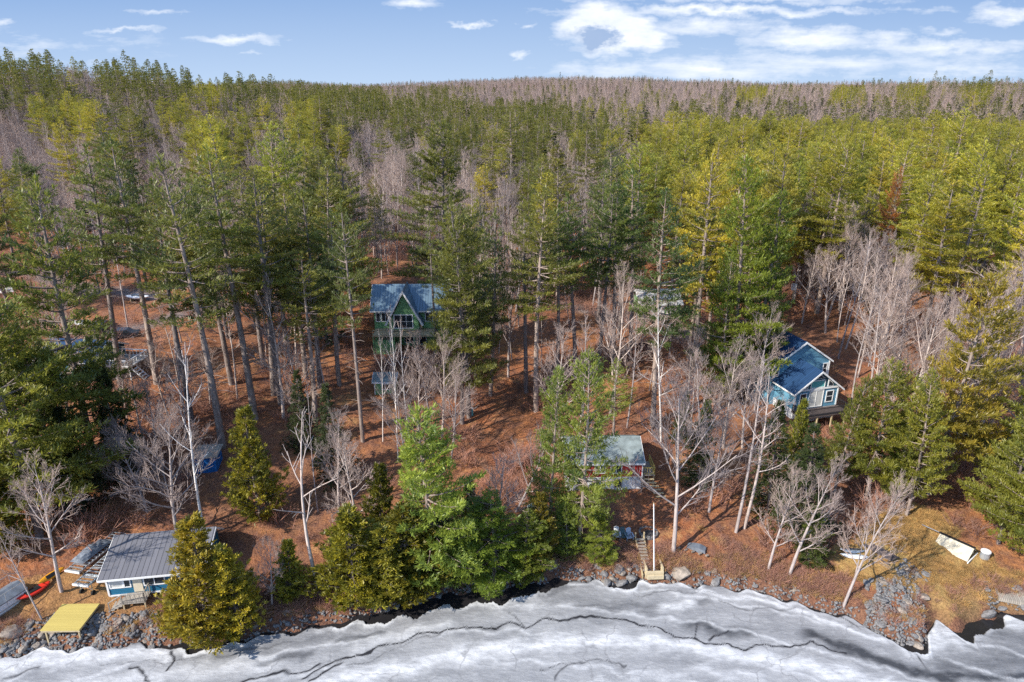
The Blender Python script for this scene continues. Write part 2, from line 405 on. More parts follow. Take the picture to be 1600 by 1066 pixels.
    finish(m, nt, c, rgh, bmp, .10, spec=.3)
    me = npmesh('lake_ice', V, [Fq], [m], smooth=True)
    for nme, a in (('dark', dark), ('snow', snow), ('crack', crack)):
        at = me.attributes.new(nme, 'FLOAT', 'POINT'); at.data.foreach_set('value', np.clip(a, 0, 1).astype(np.float32).ravel())
    o = link('lake_ice', me); tag(o, kind='structure')
build_lake()

# ------------------------------------------------------------------ vegetation prototypes
class Tubes:
    def __init__(s, n=3): s.V = []; s.F = []; s.nv = 0; s.n = n
    def add(s, P, rad, n=None):
        n = n or s.n; P = np.asarray(P, float); k = len(P)
        T = np.gradient(P, axis=0); T /= np.linalg.norm(T, axis=1)[:, None]+1e-9
        ref = np.array([0, 0, 1.]) if abs(T[0][2]) < .9 else np.array([1., 0, 0])
        a = np.cross(T, ref); a /= np.linalg.norm(a, axis=1)[:, None]+1e-9; b = np.cross(T, a)
        th = np.arange(n)*2*math.pi/n; rad = np.asarray(rad, float)
        ring = P[:, None, :]+rad[:, None, None]*(a[:, None, :]*np.cos(th)[None, :, None]+b[:, None, :]*np.sin(th)[None, :, None])
        s.V.append(ring.reshape(-1, 3))
        i = np.arange(k-1)[:, None]*n+np.arange(n)[None, :]; j = np.arange(k-1)[:, None]*n+(np.arange(n)[None, :]+1) % n
        s.F.append(np.stack([i, j, j+n, i+n], -1).reshape(-1, 4)+s.nv); s.nv += k*n
    def mesh(s, name, mat, smooth=True):
        return npmesh(name, np.concatenate(s.V), [np.concatenate(s.F)], [mat], smooth=smooth)

def tufts(name, P, A, S, n, wfac, mat, r, spread=.75, tb=None, upbias=.35, tmat=None):
    """P positions, A axes, S sizes: n blades (triangles) each"""
    P = np.repeat(np.asarray(P), n, 0); A = np.repeat(np.asarray(A), n, 0); S = np.repeat(np.asarray(S), n)
    k = len(P); D = A+r.normal(0, spread, (k, 3)); D /= np.linalg.norm(D, axis=1)[:, None]+1e-9
    up = np.array([0, 0, 1.])+r.normal(0, upbias, (k, 3))
    W = np.cross(D, up); W /= np.linalg.norm(W, axis=1)[:, None]+1e-9
    L = (S*r.uniform(.7, 1.25, k))[:, None]; w = L*wfac
    P = P+r.normal(0, .05, (k, 3))
    V = np.stack([P-W*w*.35, P+D*L*.55+W*w, P+D*L, P+D*L*.45-W*w], 1).reshape(-1, 3)
    Fq = np.arange(4*k).reshape(-1, 4)
    tint = np.repeat(np.asarray(tb), n) if tb is not None else r.uniform(0, 1, k)
    tint = np.clip(tint+r.normal(0, .15, k), 0, 1)
    return npmesh(name, V, [Fq], [mat], tint=np.repeat(tint, 4))

def lean_axis(H, r, wig):
    zs = np.linspace(0, H, 12); ph = r.uniform(0, 6.28, 2)
    ox = wig*(np.sin(zs/H*3+ph[0])-math.sin(ph[0])); oy = wig*(np.sin(zs/H*2.6+ph[1])-math.sin(ph[1]))
    return np.stack([ox, oy, zs], 1)
def axis_at(ax, z):
    return np.array([np.interp(z, ax[:, 2], ax[:, 0]), np.interp(z, ax[:, 2], ax[:, 1]), z])

def make_pine(seed, H=27, cb=.45, Rm=4.2, dens=1.0, far=False, sparse=.12, cone=.8, blade=.5):
    """white pine: whorls of flat plumed branches. returns (trunk mesh, crown mesh)"""
    r = np.random.default_rng(seed); ax = lean_axis(H, r, .35)
    tr = Tubes(3); rr = .011*H+.04
    tr.add(ax, rr*(1-ax[:, 2]/H)**.8*.95+.03, 8 if not far else 4)
    if not far:
        for k in range(int(22*cb/.4)):
            z = r.uniform(.18*H, cb*H+2); p = axis_at(ax, z); th = r.uniform(0, 6.28); L = r.uniform(.6, 2.6)
            d = np.array([math.cos(th), math.sin(th), r.uniform(-.25, .2)])
            tr.add([p, p+d*L*.6, p+d*L+np.array([0, 0, -.1*L])], [.045, .03, .015])
    P = []; A = []; S = []; TB = []
    z = cb*H; ph = r.uniform(0, 6.28); asy = r.uniform(0, 6.28)
    while z < H*.985:
        t = max(0., (z/H-cb)/(1-cb))
        prof = min(1, .62+1.5*t)*(1-t)**cone
        Rz = Rm*prof+.25
        nb = r.integers(4, 7) if t < .8 else r.integers(3, 5); irr = r.uniform(.72, 1.2)
        ph += r.uniform(.4, 1.2); wt = r.uniform(0, .3)
        for b in range(nb):
            if r.random() < sparse*(1.6-t): continue
            th = ph+b*2*math.pi/nb+r.normal(0, .25); L = Rz*r.uniform(.62, 1.18)*irr*(1+.28*math.sin(th-asy)+.15*math.sin(2*th+asy*3+z*.4))
            el = R(-2+48*t**1.6)+r.normal(0, .10)
            c = np.array([math.cos(th), math.sin(th), 0]); sd = np.array([-math.sin(th), math.cos(th), 0])
            p0 = axis_at(ax, z+r.normal(0, .15)); q = np.linspace(0, 1, 5)
            curve = p0+np.outer(q*L*math.cos(el), c)+np.outer(q*L*math.sin(el)+.10*L*(q**2)-.05*L*np.sin(q*3.14), [0, 0, 1.])+np.outer(.1*L*r.normal()*q**2, sd)
            if not far: tr.add(curve, np.linspace(.018*L+.02, .012, 5))
            tb = float(np.clip(r.normal(.5, .17)+wt-.1, 0, 1)); n2 = max(3, int(L*(3.0 if not far else 1.4)*dens))
            for k in range(n2):
                f = .28+.74*(k+r.random()*.8)/n2; f = min(f, 1)
                bp = np.array([np.interp(f, q, curve[:, i]) for i in range(3)])
                sl = L*.36*(1.25-f)*r.uniform(.7, 1.2)+.15; sgn = 1 if k % 2 else -1
                sdv = c*.75+sd*sgn*(.95 if f < .93 else .2)+np.array([0, 0, .18+.2*r.random()]); sdv /= np.linalg.norm(sdv)
                m = max(1, int(sl/(.42 if not far else .8))+1)
                for j in range(m):
                    g = (j+1)/m; tp = bp+sdv*sl*g
                    P.append(tp); a = sdv*.9+np.array([0, 0, .38]); A.append(a); S.append(blade*(.80 if not far else 1.15)*r.uniform(.85, 1.2)); TB.append(tb)
        z += (r.uniform(.65, 1.25) if not far else r.uniform(1.1, 1.6))*(1 if t < .6 else .75)/max(.8, dens**.5)
    for k in range(5 if not far else 2):
        P.append(axis_at(ax, H-.25*k)); A.append(np.array([0, 0, 1.])); S.append(blade*1.1); TB.append(.6)
    cr = tufts('pine_crown', P, A, S, 9 if not far else 8, .11 if not far else .22, M['leaf'], r, .55, TB, .35)
    return tr.mesh('pine_trunk', M['bark']), cr

def make_conifer(seed, H=14, cb=.05, Rm=2.6, kind='hemlock', far=False):
    """fir / hemlock / cedar: dense cone to the ground"""
    r = np.random.default_rng(seed); ax = lean_axis(H, r, .15); tr = Tubes(3)
    tr.add(ax, (.010*H+.03)*(1-ax[:, 2]/H)*.95+.02, 6 if not far else 3)
    P = []; A = []; S = []; TB = []; z = cb*H+.2
    lob = r.uniform(.75, 1.25, 9); lp = r.uniform(0, 6.28, 9)
    while z < H*.99:
        t = max(0., (z/H-cb)/(1-cb))
        prof = (1-t)**(.75 if kind == 'cedar' else .95)*min(1, .75+2*t)
        nb = r.integers(6, 10) if not far else r.integers(3, 6)
        for b in range(nb):
            th = r.uniform(0, 6.28)
            bump = 1+.22*math.sin(3*th+lp[0]+t*5)+.18*math.sin(5*th+lp[1]-t*9)
            L = Rm*prof*bump*r.uniform(.7, 1.15)+.2
            c = np.array([math.cos(th), math.sin(th), 0]); sd = np.array([-math.sin(th), math.cos(th), 0])
            p0 = axis_at(ax, z)
            el = (R(25) if kind == 'cedar' else R(-6+30*t))+r.normal(0, .12); q = np.linspace(0, 1, 4)
            dz = .18*q**2 if kind == 'cedar' else -.10*q**2
            curve = p0+np.outer(q*L*math.cos(el), c)+np.outer(q*L*math.sin(el)+L*dz, [0, 0, 1.])
            if not far: tr.add(curve, np.linspace(.012*L+.012, .008, 4))
            tb = float(np.clip(r.normal(.5, .22), 0, 1)); n2 = max(3, int(L*(3.6 if not far else 1.8)))
            for k in range(n2):
                f = .3+.7*(k+r.random())/n2
                bp = np.array([np.interp(f, q, curve[:, i]) for i in range(3)])
                wd = .35*L*(1.2-f)
                off = sd*r.uniform(-1, 1)*wd
                if kind == 'cedar': a = np.array([0, 0, .75])+c*.55+sd*r.normal(0, .2)
                else: a = c*.9+sd*np.sign(off@sd)*.5+np.array([0, 0, -.05])
                P.append(bp+off); A.append(a); S.append((.34 if kind == 'cedar' else .30)*(1 if not far else 2.0)*r.uniform(.8, 1.2)); TB.append(tb)
        z += (.30 if kind == 'cedar' else .36) if not far else .9
    cr = tufts(kind+'_crown', P, A, S, 12 if not far else 4, .14 if not far else .28, M['cedarleaf' if kind == 'cedar' else 'leaf'], r, .40 if kind == 'cedar' else .45, TB, .5 if kind == 'cedar' else .35)
    return tr.mesh(kind+'_trunk', M['bark']), cr

def make_bare(seed, H=15, spread=1.0, fork=0.0, level=3, tw=1.0, far=False, bark='barebark', twig='twig', n1=15, rt=None, cb=.3, rtw=.016):
    r = np.random.default_rng(seed); ax = lean_axis(H, r, .45)
    tr = Tubes(3); cr = Tubes(3)
    r0 = rt or (.0115*H+.02)
    tr.add(ax, r0*(1-ax[:, 2]/H)**.9+.015, 7 if not far else 3)
    def branch(p, d, L, rad, lev, T):
        k = 4; q = np.linspace(0, 1, k); bend = r.normal(0, .12, 3)+np.array([0, 0, .18])
        curve = p+np.outer(q*L, d)+np.outer(L*q**2, bend)
        T.add(curve, np.linspace(rad, max(rad*.35, rtw*.8), k), 4 if lev == 1 and not far else 3)
        if lev >= level: return
        n = {1: 7, 2: 6, 3: 4}[lev] if not far else {1: 5, 2: 4, 3: 3}[lev]
        n = max(2, int(n*tw*(1 if lev < 3 else 1)))
        for i in range(n):
            f = .25+.72*(i+r.random())/n
            bp = np.array([np.interp(f, q, curve[:, j]) for j in range(3)])
            dn = d+bend*f*2; s = np.cross(dn, r.normal(0, 1, 3)); s /= np.linalg.norm(s)+1e-9
            nd = dn*.85+s*r.uniform(.5, .95)+np.array([0, 0, .12]); nd /= np.linalg.norm(nd)
            branch(bp, nd, L*r.uniform(.38, .6)*(1.15-f*.5), rad*.5, lev+1, cr)
    for i in range(n1):
        f = cb+(1-cb)*.97*(i+r.random()*.8)/n1; p = axis_at(ax, f*H); th = i*2.4+r.normal(0, .3)
        t = (f-cb)/(1-cb); L = H*.34*spread*(1-.72*t)*r.uniform(.75, 1.2)*min(1, .7+t)
        el = R(32+38*t)+r.normal(0, .1)
        d = np.array([math.cos(th)*math.cos(el), math.sin(th)*math.cos(el), math.sin(el)])
        branch(p, d, L, r0*(1-f)**.9*.55+.015, 1, tr)
    return tr.mesh('bare_trunk', M[bark]), cr.mesh('bare_crown', M[twig])

PR = {}
for i in range(6): PR['tall', i] = make_pine(10+i, 27, .42+.05*(i % 3), 4.6+.5*(i % 2), dens=1.05, sparse=.12+.06*(i % 3))
for i in range(4): PR['full', i] = make_pine(30+i, 22, .13+.06*(i % 2), 5.0, dens=1.35, cone=.72, sparse=.08)
for i in range(4): PR['broad', i] = make_pine(140+i, 17, .20+.04*(i % 2), 4.5, dens=1.8, cone=.66, sparse=.04, blade=.48)
for i in range(2): PR['young', i] = make_pine(40+i, 14, .04, 3.6, dens=2.0, cone=.66, sparse=.02, blade=.46)
for i in range(4): PR['stand', i] = make_pine(50+i, 25, .34, 4.4, dens=1.1, cone=.55, sparse=.08, blade=.50)
for i in range(3): PR['hemlock', i] = make_conifer(60+i, 14, .04, 3.0, 'hemlock')
for i in range(3): PR['cedar', i] = make_conifer(70+i, 11, .0, 2.7, 'cedar')
for i in range(5): PR['bare', i] = make_bare(80+i, 16, 1.0+.1*(i % 3), n1=15, cb=.24+.05*(i % 2), level=4, rtw=.011)
for i in range(4): PR['thin', i] = make_bare(90+i, 17, .52, n1=13, cb=.4, tw=.85, rt=.12)
for i in range(2): PR['maple', i] = make_bare(95+i, 14, 1.2, n1=22, cb=.18, level=4, rtw=.010)
for i in range(2): PR['birch', i] = make_bare(100+i, 18, .62, n1=12, cb=.34, tw=.8, bark='birch', twig='twig', rt=.12)
for i in range(2): PR['snag', i] = make_bare(104+i, 12, .55, n1=9, cb=.4, level=2, tw=.6, bark='barebark', twig='barebark', rt=.10)
for i in range(4): PR['farpine', i] = make_pine(110+i, 25, .35, 4.4, far=True, cone=.85, dens=1.1, sparse=.2)
for i in range(2): PR['farspruce', i] = make_conifer(120+i, 19, .08, 2.8, 'spruce', far=True)
for i in range(4): PR['farbare', i] = make_bare(130+i, 17, .72, n1=12, far=True, level=3, cb=.28, rtw=.03, bark='twig')

HREF = dict(broad=17, tall=27, full=22, young=14, stand=25, hemlock=14, cedar=11, bare=16, thin=17, maple=14, birch=18, snag=12, farpine=25, farspruce=19, farbare=17)
NAMES = dict(broad='white_pine', farspruce='spruce', tall='white_pine', full='white_pine', young='white_pine', stand='white_pine', hemlock='hemlock', cedar='cedar', bare='bare_tree', thin='bare_tree', maple='bare_tree', birch='birch_tree', snag='dead_tree')
CATS = dict(spruce='spruce tree', white_pine='pine tree', hemlock='hemlock tree', cedar='cedar tree', bare_tree='bare tree', birch_tree='birch tree', dead_tree='dead tree')
GREEN = [(.25,.262,.07),(.21,.245,.08),(.30,.285,.065),(.18,.22,.078)]
YELL = [(.44,.445,.08),(.49,.465,.085),(.37,.41,.08),(.46,.42,.075)]
LITE = [(.26,.35,.08)]
COLS = dict(broad=YELL, farspruce=[(.05,.07,.035)], tall=GREEN, full=GREEN, young=LITE, stand=YELL, hemlock=[(.075,.105,.045),(.085,.12,.045)], cedar=[(.30,.285,.055),(.33,.29,.055),(.24,.26,.055)])
cnt = {}
def place(kind, x, y, H, label, group=None, color=None, wide=1.0, lean=0, proto=None, z=None):
    n = sum(1 for k in PR if k[0] == kind); cnt[kind] = cnt.get(kind, 0)+1
    tm, cm = PR[kind, (proto if proto is not None else random.randrange(n)) % n]
    nm = NAMES[kind]; zz = (hz(x, y) if z is None else z)-.25
    e = empty(nm, (x, y, zz), random.uniform(0, 6.28)); s = H/HREF[kind]
    e.scale = (s*wide, s*wide, s); e.rotation_euler = (random.gauss(0, .028), random.gauss(0, .028), random.uniform(0, 6.28))
    if lean:
        e.rotation_euler = (0, lean, 0)
    tag(e, label, CATS[nm], group)
    c = color or (random.choice(COLS[kind]) if kind in COLS else (1, 1, 1))
    f = random.uniform(.9, 1.12)*(2.0 if color else 1)
    t = link('trunk', tm, e); k = link('crown', cm, e); k.color = (c[0]*f, c[1]*f, c[2]*f, 1)
    return e
def placepx(kind, u, v, vtop, label, group=None, **k):
    x, y, z = G(u, v); r = ray(u, vtop); zt = 45+r[2]*y/r[1]
    H = max(2.5, zt-z+.25)
    PLACED.append((x, y, 2.2 if kind in ('tall', 'stand', 'full') else 1.5))
    return place(kind, x, y, H, label, group, z=z, **k)
PLACED = []
# ------------------------------------------------------------------ hand-placed trees (base pixel, top pixel)
T = placepx
# left waterfront
T('broad', 62, 840, 455, 'broad bright-topped pine on the left above the ribbed-roof cottage, its crown touching the left edge', color=(.14,.155,.035), wide=1.1)
T('broad', 20, 770, 560, 'bushy yellow-green pine filling the left edge above the grey covered boat', color=(.16,.165,.035), wide=1.15)
T('cedar', 8, 860, 690, 'golden cedar at the left edge, uphill of the grey covered boat', color=(.15,.14,.03), wide=1.2)
T('full', 150, 745, 285, 'very tall pine left of the dark hemlock, rising behind the ribbed-roof cottage', color=(.125,.14,.036))
T('hemlock', 190, 745, 570, 'dark drooping hemlock on the left, uphill of the boarded dock frame', wide=1.15)
T('hemlock', 120, 800, 640, 'dark green hemlock behind the bare trees beside the dock frame', wide=1.1)
T('bare', 96, 925, 725, 'grey multi-branched bare tree on the shore between the red boat and the dock frame')
T('thin', 66, 968, 815, 'leaning pale bare trunk beside the new yellow platform', lean=-.18)
T('maple', 278, 838, 655, 'wide pinkish maple with dense bare twigs behind the ribbed-roof cottage', wide=1.15)
T('maple', 230, 800, 668, 'smaller pinkish bare maple left of the blue shed, behind the cottage roof')
T('birch', 320, 838, 535, 'tall white birch rising in front of the navy shed', proto=0)
T('cedar', 330, 1000, 818, 'largest golden cedar, covering the right end of the ribbed-roof cottage', wide=1.22, color=(.15,.13,.025))
T('cedar', 285, 990, 905, 'low golden cedar hugging the corner of the ribbed-roof cottage at the shore', wide=1.3, color=(.14,.115,.02))
T('cedar', 375, 985, 850, 'dark-sided cedar right of the largest golden cedar', wide=1.2)
T('cedar', 408, 812, 640, 'narrow upright cedar right of the navy shed', wide=.95)
T('cedar', 455, 935, 845, 'small rounded cedar under the leaning bare tree by the shore', wide=1.1)
T('bare', 425, 950, 850, 'small grey bare tree between two cedars above the shore')
T('snag', 500, 925, 655, 'pale twisted bare tree with broken crown above the left shore', wide=1.2)
T('snag', 497, 800, 598, 'smooth dead trunk without a crown beside the dark fir', wide=.5, proto=1)
T('hemlock', 520, 745, 600, 'dark fir behind the pale bare trees left of the driveway', wide=.95)
T('hemlock', 475, 700, 580, 'dark fir left of the green shed')
T('bare', 560, 850, 680, 'bushy pinkish bare tree behind the twin cedars')
T('bare', 530, 800, 655, 'grey bare tree between the dark fir and the twin cedars')
# centre waterfront
T('cedar', 552, 932, 792, 'left one of the twin golden cedars on the central shore', wide=1.55, color=(.135,.13,.02))
T('cedar', 632, 930, 790, 'right one of the twin golden cedars on the central shore', wide=1.55, color=(.125,.115,.02))
T('cedar', 595, 860, 730, 'cedar standing behind the gap of the twin golden cedars', wide=1.0, color=(.10,.10,.018))
T('young', 678, 905, 630, 'light green young pine standing behind the twin golden cedars', wide=.95)
T('hemlock', 735, 860, 742, 'dark hemlock between the light green young pine and the round pine', wide=1.1)
T('hemlock', 700, 900, 780, 'low dark hemlock at the foot of the light green young pine', wide=1.1)
T('young', 772, 903, 775, 'round dense pine bush on the bank left of the little metal-roofed shed', wide=1.55, color=(.12,.165,.028))
T('cedar', 838, 890, 775, 'cedar beside the little metal-roofed shed', wide=1.0, color=(.10,.09,.02))
T('bare', 770, 880, 735, 'bare tree spreading above the round dense pine bush', wide=1.25)
T('bare', 805, 800, 655, 'leaning silvery bare tree left of the red house', lean=.35, wide=.9)
T('full', 903, 862, 545, 'tall bright pine standing in front of the red house', proto=1, wide=.78, color=(.14,.175,.04))
T('full', 858, 842, 575, 'bright pine at the left front of the red house', proto=2, wide=.7, color=(.14,.175,.04))
T('young', 938, 872, 800, 'low bright pine boughs in front of the red house basement', wide=1.35, color=(.15,.18,.035))
T('young', 885, 872, 790, 'low dark green pine between the little shed and the red house', wide=1.1)
T('tall', 958, 700, 560, 'pine rising right behind the roof of the red house', color=(.13,.16,.04), wide=1.25)
T('bare', 1052, 866, 618, 'large whitish bare maple right of the flagpole', wide=1.0, proto=2)
T('bare', 1108, 800, 640, 'pinkish bare tree behind the large whitish maple', wide=1.0)
T('thin', 1150, 832, 560, 'left one of two tall bare trunks in front of the dark hemlocks', wide=1.2)
T('thin', 1163, 825, 575, 'right one of two tall bare trunks in front of the dark hemlocks', wide=1.3)
T('bare', 1200, 892, 745, 'left one of two leaning bare shore trees, right of the large whitish maple', lean=.10)
T('bare', 1232, 903, 722, 'right one of two leaning bare shore trees, right of the large whitish maple', lean=.16)
T('bare', 1318, 947, 760, 'slim forked bare tree on the shore beside the overturned silver boats', lean=.22, wide=.85)
T('thin', 1336, 900, 800, 'short pinkish bare tree behind the overturned silver boats', wide=1.3)
T('hemlock', 1200, 800, 630, 'dark hemlock behind the two tall bare trunks', wide=1.05)
T('hemlock', 1250, 830, 660, 'broad dark hemlock below the blue house', wide=1.15)
T('cedar', 1232, 735, 622, 'olive cedar in front of the deck of the blue house', wide=.7)
T('young', 1262, 880, 790, 'dull green low pine behind the leaning bare shore trees', wide=1.0, color=(.075,.10,.03))
T('hemlock', 1092, 760, 625, 'dark hemlock behind the large whitish maple')
T('hemlock', 1062, 690, 610, 'small dark hemlock near the red house drive')
# right waterfront pines
T('broad', 1303, 772, 590, 'yellow-green pine covering the right side of the blue house', color=(.15,.155,.03), wide=.72)
T('broad', 1352, 782, 562, 'broad yellow-green pine right of the blue house, above the overturned boats', color=(.155,.16,.03), wide=.85)
T('broad', 1395, 802, 665, 'pine with bare lower trunk, leftmost of the three at the top of the lawn', color=(.13,.145,.03), wide=.6)
T('broad', 1416, 806, 575, 'pine with bare lower trunk, middle one of the three at the top of the lawn', color=(.14,.145,.028), wide=.7)
T('broad', 1450, 772, 430, 'golden-topped pine with layered branches at the top of the lawn', color=(.20,.165,.03), proto=1, wide=.8)
T('broad', 1560, 850, 655, 'drooping yellow-green pine above the tan folded shelter', color=(.135,.145,.03))
T('broad', 1610, 900, 690, 'pine overhanging the lawn at the right edge', color=(.13,.14,.028), wide=1.1)
T('broad', 1590, 800, 560, 'dense pine behind the right edge of the lawn', color=(.12,.135,.028))
T('bare', 1570, 700, 545, 'pale spreading bare tree at the right edge behind the pines')
T('bare', 1475, 690, 520, 'bare tree with crooked pale trunk behind the golden-topped pine')
# tall trunks left and centre
TL = 'tall bare-stemmed pine in the open grove left of the green house'
for u, v, t in [(348,700,245),(398,655,235),(440,632,262),(428,618,285),(500,605,300),(530,602,330),(478,592,290),(300,660,300),(245,600,215),(190,610,230),(283,590,285),(362,600,270),(412,575,265)]:
    T('tall', u, v, t, TL, 'tall pines in the open grove on the left', wide=random.uniform(.98, 1.18), color=random.choice([(.13,.14,.04),(.115,.135,.04),(.15,.145,.036)]))
T('tall', 567, 690, 318, 'tall slender pine left of the green shed, its trunk passing the shed', wide=.7)
for u, v, t in [(722,662,345),(733,652,312)]:
    T('full' if u > 730 else 'tall', u, v, t, 'pine of the close pair of tall pines left of the driveway', 'pair of tall pines left of the driveway', wide=.9)
T('tall', 766, 618, 330, 'straight pine on the left side of the driveway', wide=.9)
T('tall', 822, 613, 318, 'straight dark pine at the far end of the driveway', wide=1.0)
T('tall', 838, 642, 300, 'thick-stemmed pine on the right side of the driveway', wide=1.05, proto=1)
for u, v, t in [(870,600,320),(900,590,305),(935,575,290),(958,560,280),(985,552,262),(1020,665,300),(1075,560,300),(1105,560,330)]:
    T('tall', u, v, t, 'tall dark pine in the grove behind the red house', 'tall pines behind the red house', wide=random.uniform(.9, 1.05), color=random.choice([(.075,.105,.032),(.068,.10,.034),(.09,.12,.03)]))
T('birch', 1033, 690, 470, 'tall whitish bare tree before the garage', proto=1, wide=1.1)
for u, v, t in [(1140,620,250),(1172,615,300),(1195,600,380),(1125,640,400)]:
    T('full', u, v, t, 'tall sunlit pine left of the blue house', 'sunlit pines left of the blue house', color=(.12,.155,.028), wide=.8)
for u, v, t in [(598,690,520),(622,720,490),(640,700,500),(618,640,480)]:
    T('birch', u, v, t, 'slender whitish bare tree around the green shed', 'slender bare trees around the green shed', wide=.55)
for u, v, t in [(655,700,560),(690,690,540),(672,660,520),(705,720,590),(640,740,600)]:
    T('bare', u, v, t, 'pinkish-grey bushy bare tree between the green shed and the driveway', 'bushy bare trees right of the green shed', wide=.9)
for u, v, t in [(245,720,600),(290,690,560),(330,640,540),(262,650,540),(225,690,570),(200,660,560)]:
    T('bare', u, v, t, 'thin pinkish bare tree on the leaf-covered slope left of the navy shed', 'bare trees on the slope left of the navy shed')
for u, v, t in [(1100,740,560),(1075,650,520),(1130,700,540),(1160,700,560),(1180,640,480),(1000,560,470),(1045,560,480)]:
    T('bare', u, v, t, 'grey-pink bare tree in the thicket left of the blue house', 'bare trees left of the blue house')
for u, v, t in [(1290,520,390),(1310,560,370),(1340,590,400),(1370,620,430),(1400,600,420),(1330,640,450),(1275,470,370),(1380,560,400),(1360,520,370),(1410,690,480),(1500,640,470),(1540,600,440)]:
    T('thin' if random.random() < .5 else 'bare', u, v, t, 'grey bare tree in the thicket behind the blue house', 'bare trees behind the blue house')
T('stand', 1362, 470, 262, 'dying pine with a rusty orange crown in front of the bright pine stand', color=(.24,.10,.035), wide=.5)

e = placepx('farspruce', 875, 133, 112, 'lone dark spruce standing tall on the far ridge line', color=(.02,.03,.018))

T('cedar', 598, 938, 822, 'low cedar in front, filling the foot of the twin golden cedars', wide=1.7, color=(.14,.14,.03))
T('cedar', 668, 918, 800, 'cedar at the right foot of the light green young pine', wide=1.35)
T('young', 815, 898, 800, 'low spreading pine just left of the little metal-roofed shed', wide=1.3, color=(.12,.15,.03))

T('broad', 100, 800, 520, 'full sunlit pine between the dark hemlock and the left edge', wide=1.0, color=(.14,.155,.035))
T('tall', 682, 556, 335, 'tall pine whose boughs overlap the right end of the green house roof', wide=.8)

for u, v, t_ in [(1505,720,600),(1475,735,640),(1520,640,520),(1440,600,470)]:
    T('bare', u, v, t_, 'pinkish bare tree between the pines behind the lawn', 'bare trees between the pines behind the lawn')
# ------------------------------------------------------------------ buildings
FOOTPRINTS = []
def foot(e, pts):
    for lx, ly, r in pts:
        c, s = math.cos(e.rotation_euler.z), math.sin(e.rotation_euler.z)
        FOOTPRINTS.append((e.location.x+lx*c-ly*s, e.location.y+lx*s+ly*c, r))
M['white'] = simple('white_trim', (.78, .78, .77), .06, 4, .5)
M['glass'] = finish(*newmat('window_glass'), (.03, .04, .05), .08, spec=.6)
M['curtain'] = simple('pale_curtain', (.55, .55, .52), .1, 6, .8)
M['tealside'] = striped('turquoise_siding', (.022, .155, .27), 2, .2, .7)
M['cabinroof'] = striped('ribbed_grey_roof', (.155, .155, .175), 0, .45, .45, .5, .15, .12)
M['blueside'] = striped('blue_grey_siding', (.13, .31, .44), 2, .16, .8)
M['darkteal'] = striped('dark_teal_siding', (.035, .12, .16), 2, .16, .75)
M['navyroof'] = striped('navy_shingles', (.014, .048, .12), 1, .3, .65, .7, .2)
M['greenside'] = striped('green_siding', (.19, .38, .17), 2, .18, .75)
M['metalroof'] = striped('blue_grey_metal_roof', (.14, .21, .27), 0, .42, .6, .35, .2, .1, .3)
M['redside'] = striped('red_siding', (.42, .035, .028), 2, .17, .6)
M['greyroof'] = simple('weathered_grey_roof', (.19, .225, .225), .4, 1.2, .8)
M['paleshingle'] = simple('pale_shingles', (.40, .39, .38), .3, 1.5, .85)
M['navy'] = striped('navy_boards', (.012, .12, .36), 0, .25, .7)
M['concrete'] = simple('painted_block', (.62, .63, .64), .15, 2, .8)
M['rawwood'] = striped('weathered_boards', (.36, .32, .27), 0, .16, .5, .85, .3)
M['rawwoody'] = striped('weathered_boards_cross', (.36, .32, .27), 1, .16, .5, .85, .3)
M['newwood'] = striped('new_yellow_boards', (.56, .44, .13), 1, .14, .62, .7, .12, .1)
M['beam'] = simple('timber', (.45, .36, .22), .25, 3, .8)
M['beamlight'] = simple('pale_timber', (.52, .43, .28), .2, 3, .8)
M['darkwood'] = striped('dark_boards', (.12, .095, .09), 1, .2, .5, .85, .3)
M['alu'] = simple('aluminium', (.50, .54, .58), .15, 4, .4, .6)
M['greytarp'] = simple('grey_tarp', (.15, .17, .20), .35, 1.2, .6)
M['rubber'] = simple('black_rubber', (.015, .015, .015), .2, 5, .8)
M['red'] = simple('red_plastic', (.62, .035, .02), .12, 3, .4)
M['yellow'] = simple('yellow_plastic', (.75, .33, .02), .12, 3, .4)
M['tan'] = simple('tan_panel', (.56, .50, .38), .12, 1.5, .7)
M['rock'] = simple('grey_rock', (.17, .165, .165), .5, 2.5, .9, bd=.06)
M['rock2'] = simple('tan_rock', (.26, .22, .185), .45, 2.5, .9, bd=.06)
M['black'] = simple('black_paint', (.02, .02, .022), .2, 5, .5)
M['ash'] = simple('ash', (.05, .045, .045), .5, 6, .95)
M['doorbeige'] = simple('beige_door', (.62, .55, .42), .08, 4, .6)
M['teal'] = simple('teal_plastic', (.12, .42, .42), .1, 4, .5)
M['carpaint'] = simple('dark_car_paint', (.025, .03, .04), .1, 3, .25, spec=.6)
M['white2'] = simple('white_gelcoat', (.72, .73, .74), .08, 3, .4)
def at_px(u, v, name, rz, dz=0): 
    x, y, z = G(u, v); return empty(name, (x, y, z+dz), rz)
def wall(parent, name, W, D, H, mat, x0=0, y0=0, z0=-1.0, gable=None, rise=0, ov=0):
    """hollow-looking solid body; gable 'x': ridge along x, 'y': ridge along y"""
    m = MB()
    if gable == 'y': m.prism([(x0, z0), (x0+W, z0), (x0+W, H), (x0+W/2, H+rise), (x0, H)], 'y', y0, y0+D)
    elif gable == 'x': m.prism([(y0, z0), (y0+D, z0), (y0+D, H), (y0+D/2, H+rise), (y0, H)], 'x', x0, x0+W)
    else: m.box(x0, x0+W, y0, y0+D, z0, H)
    return m.build(name, mat, parent)
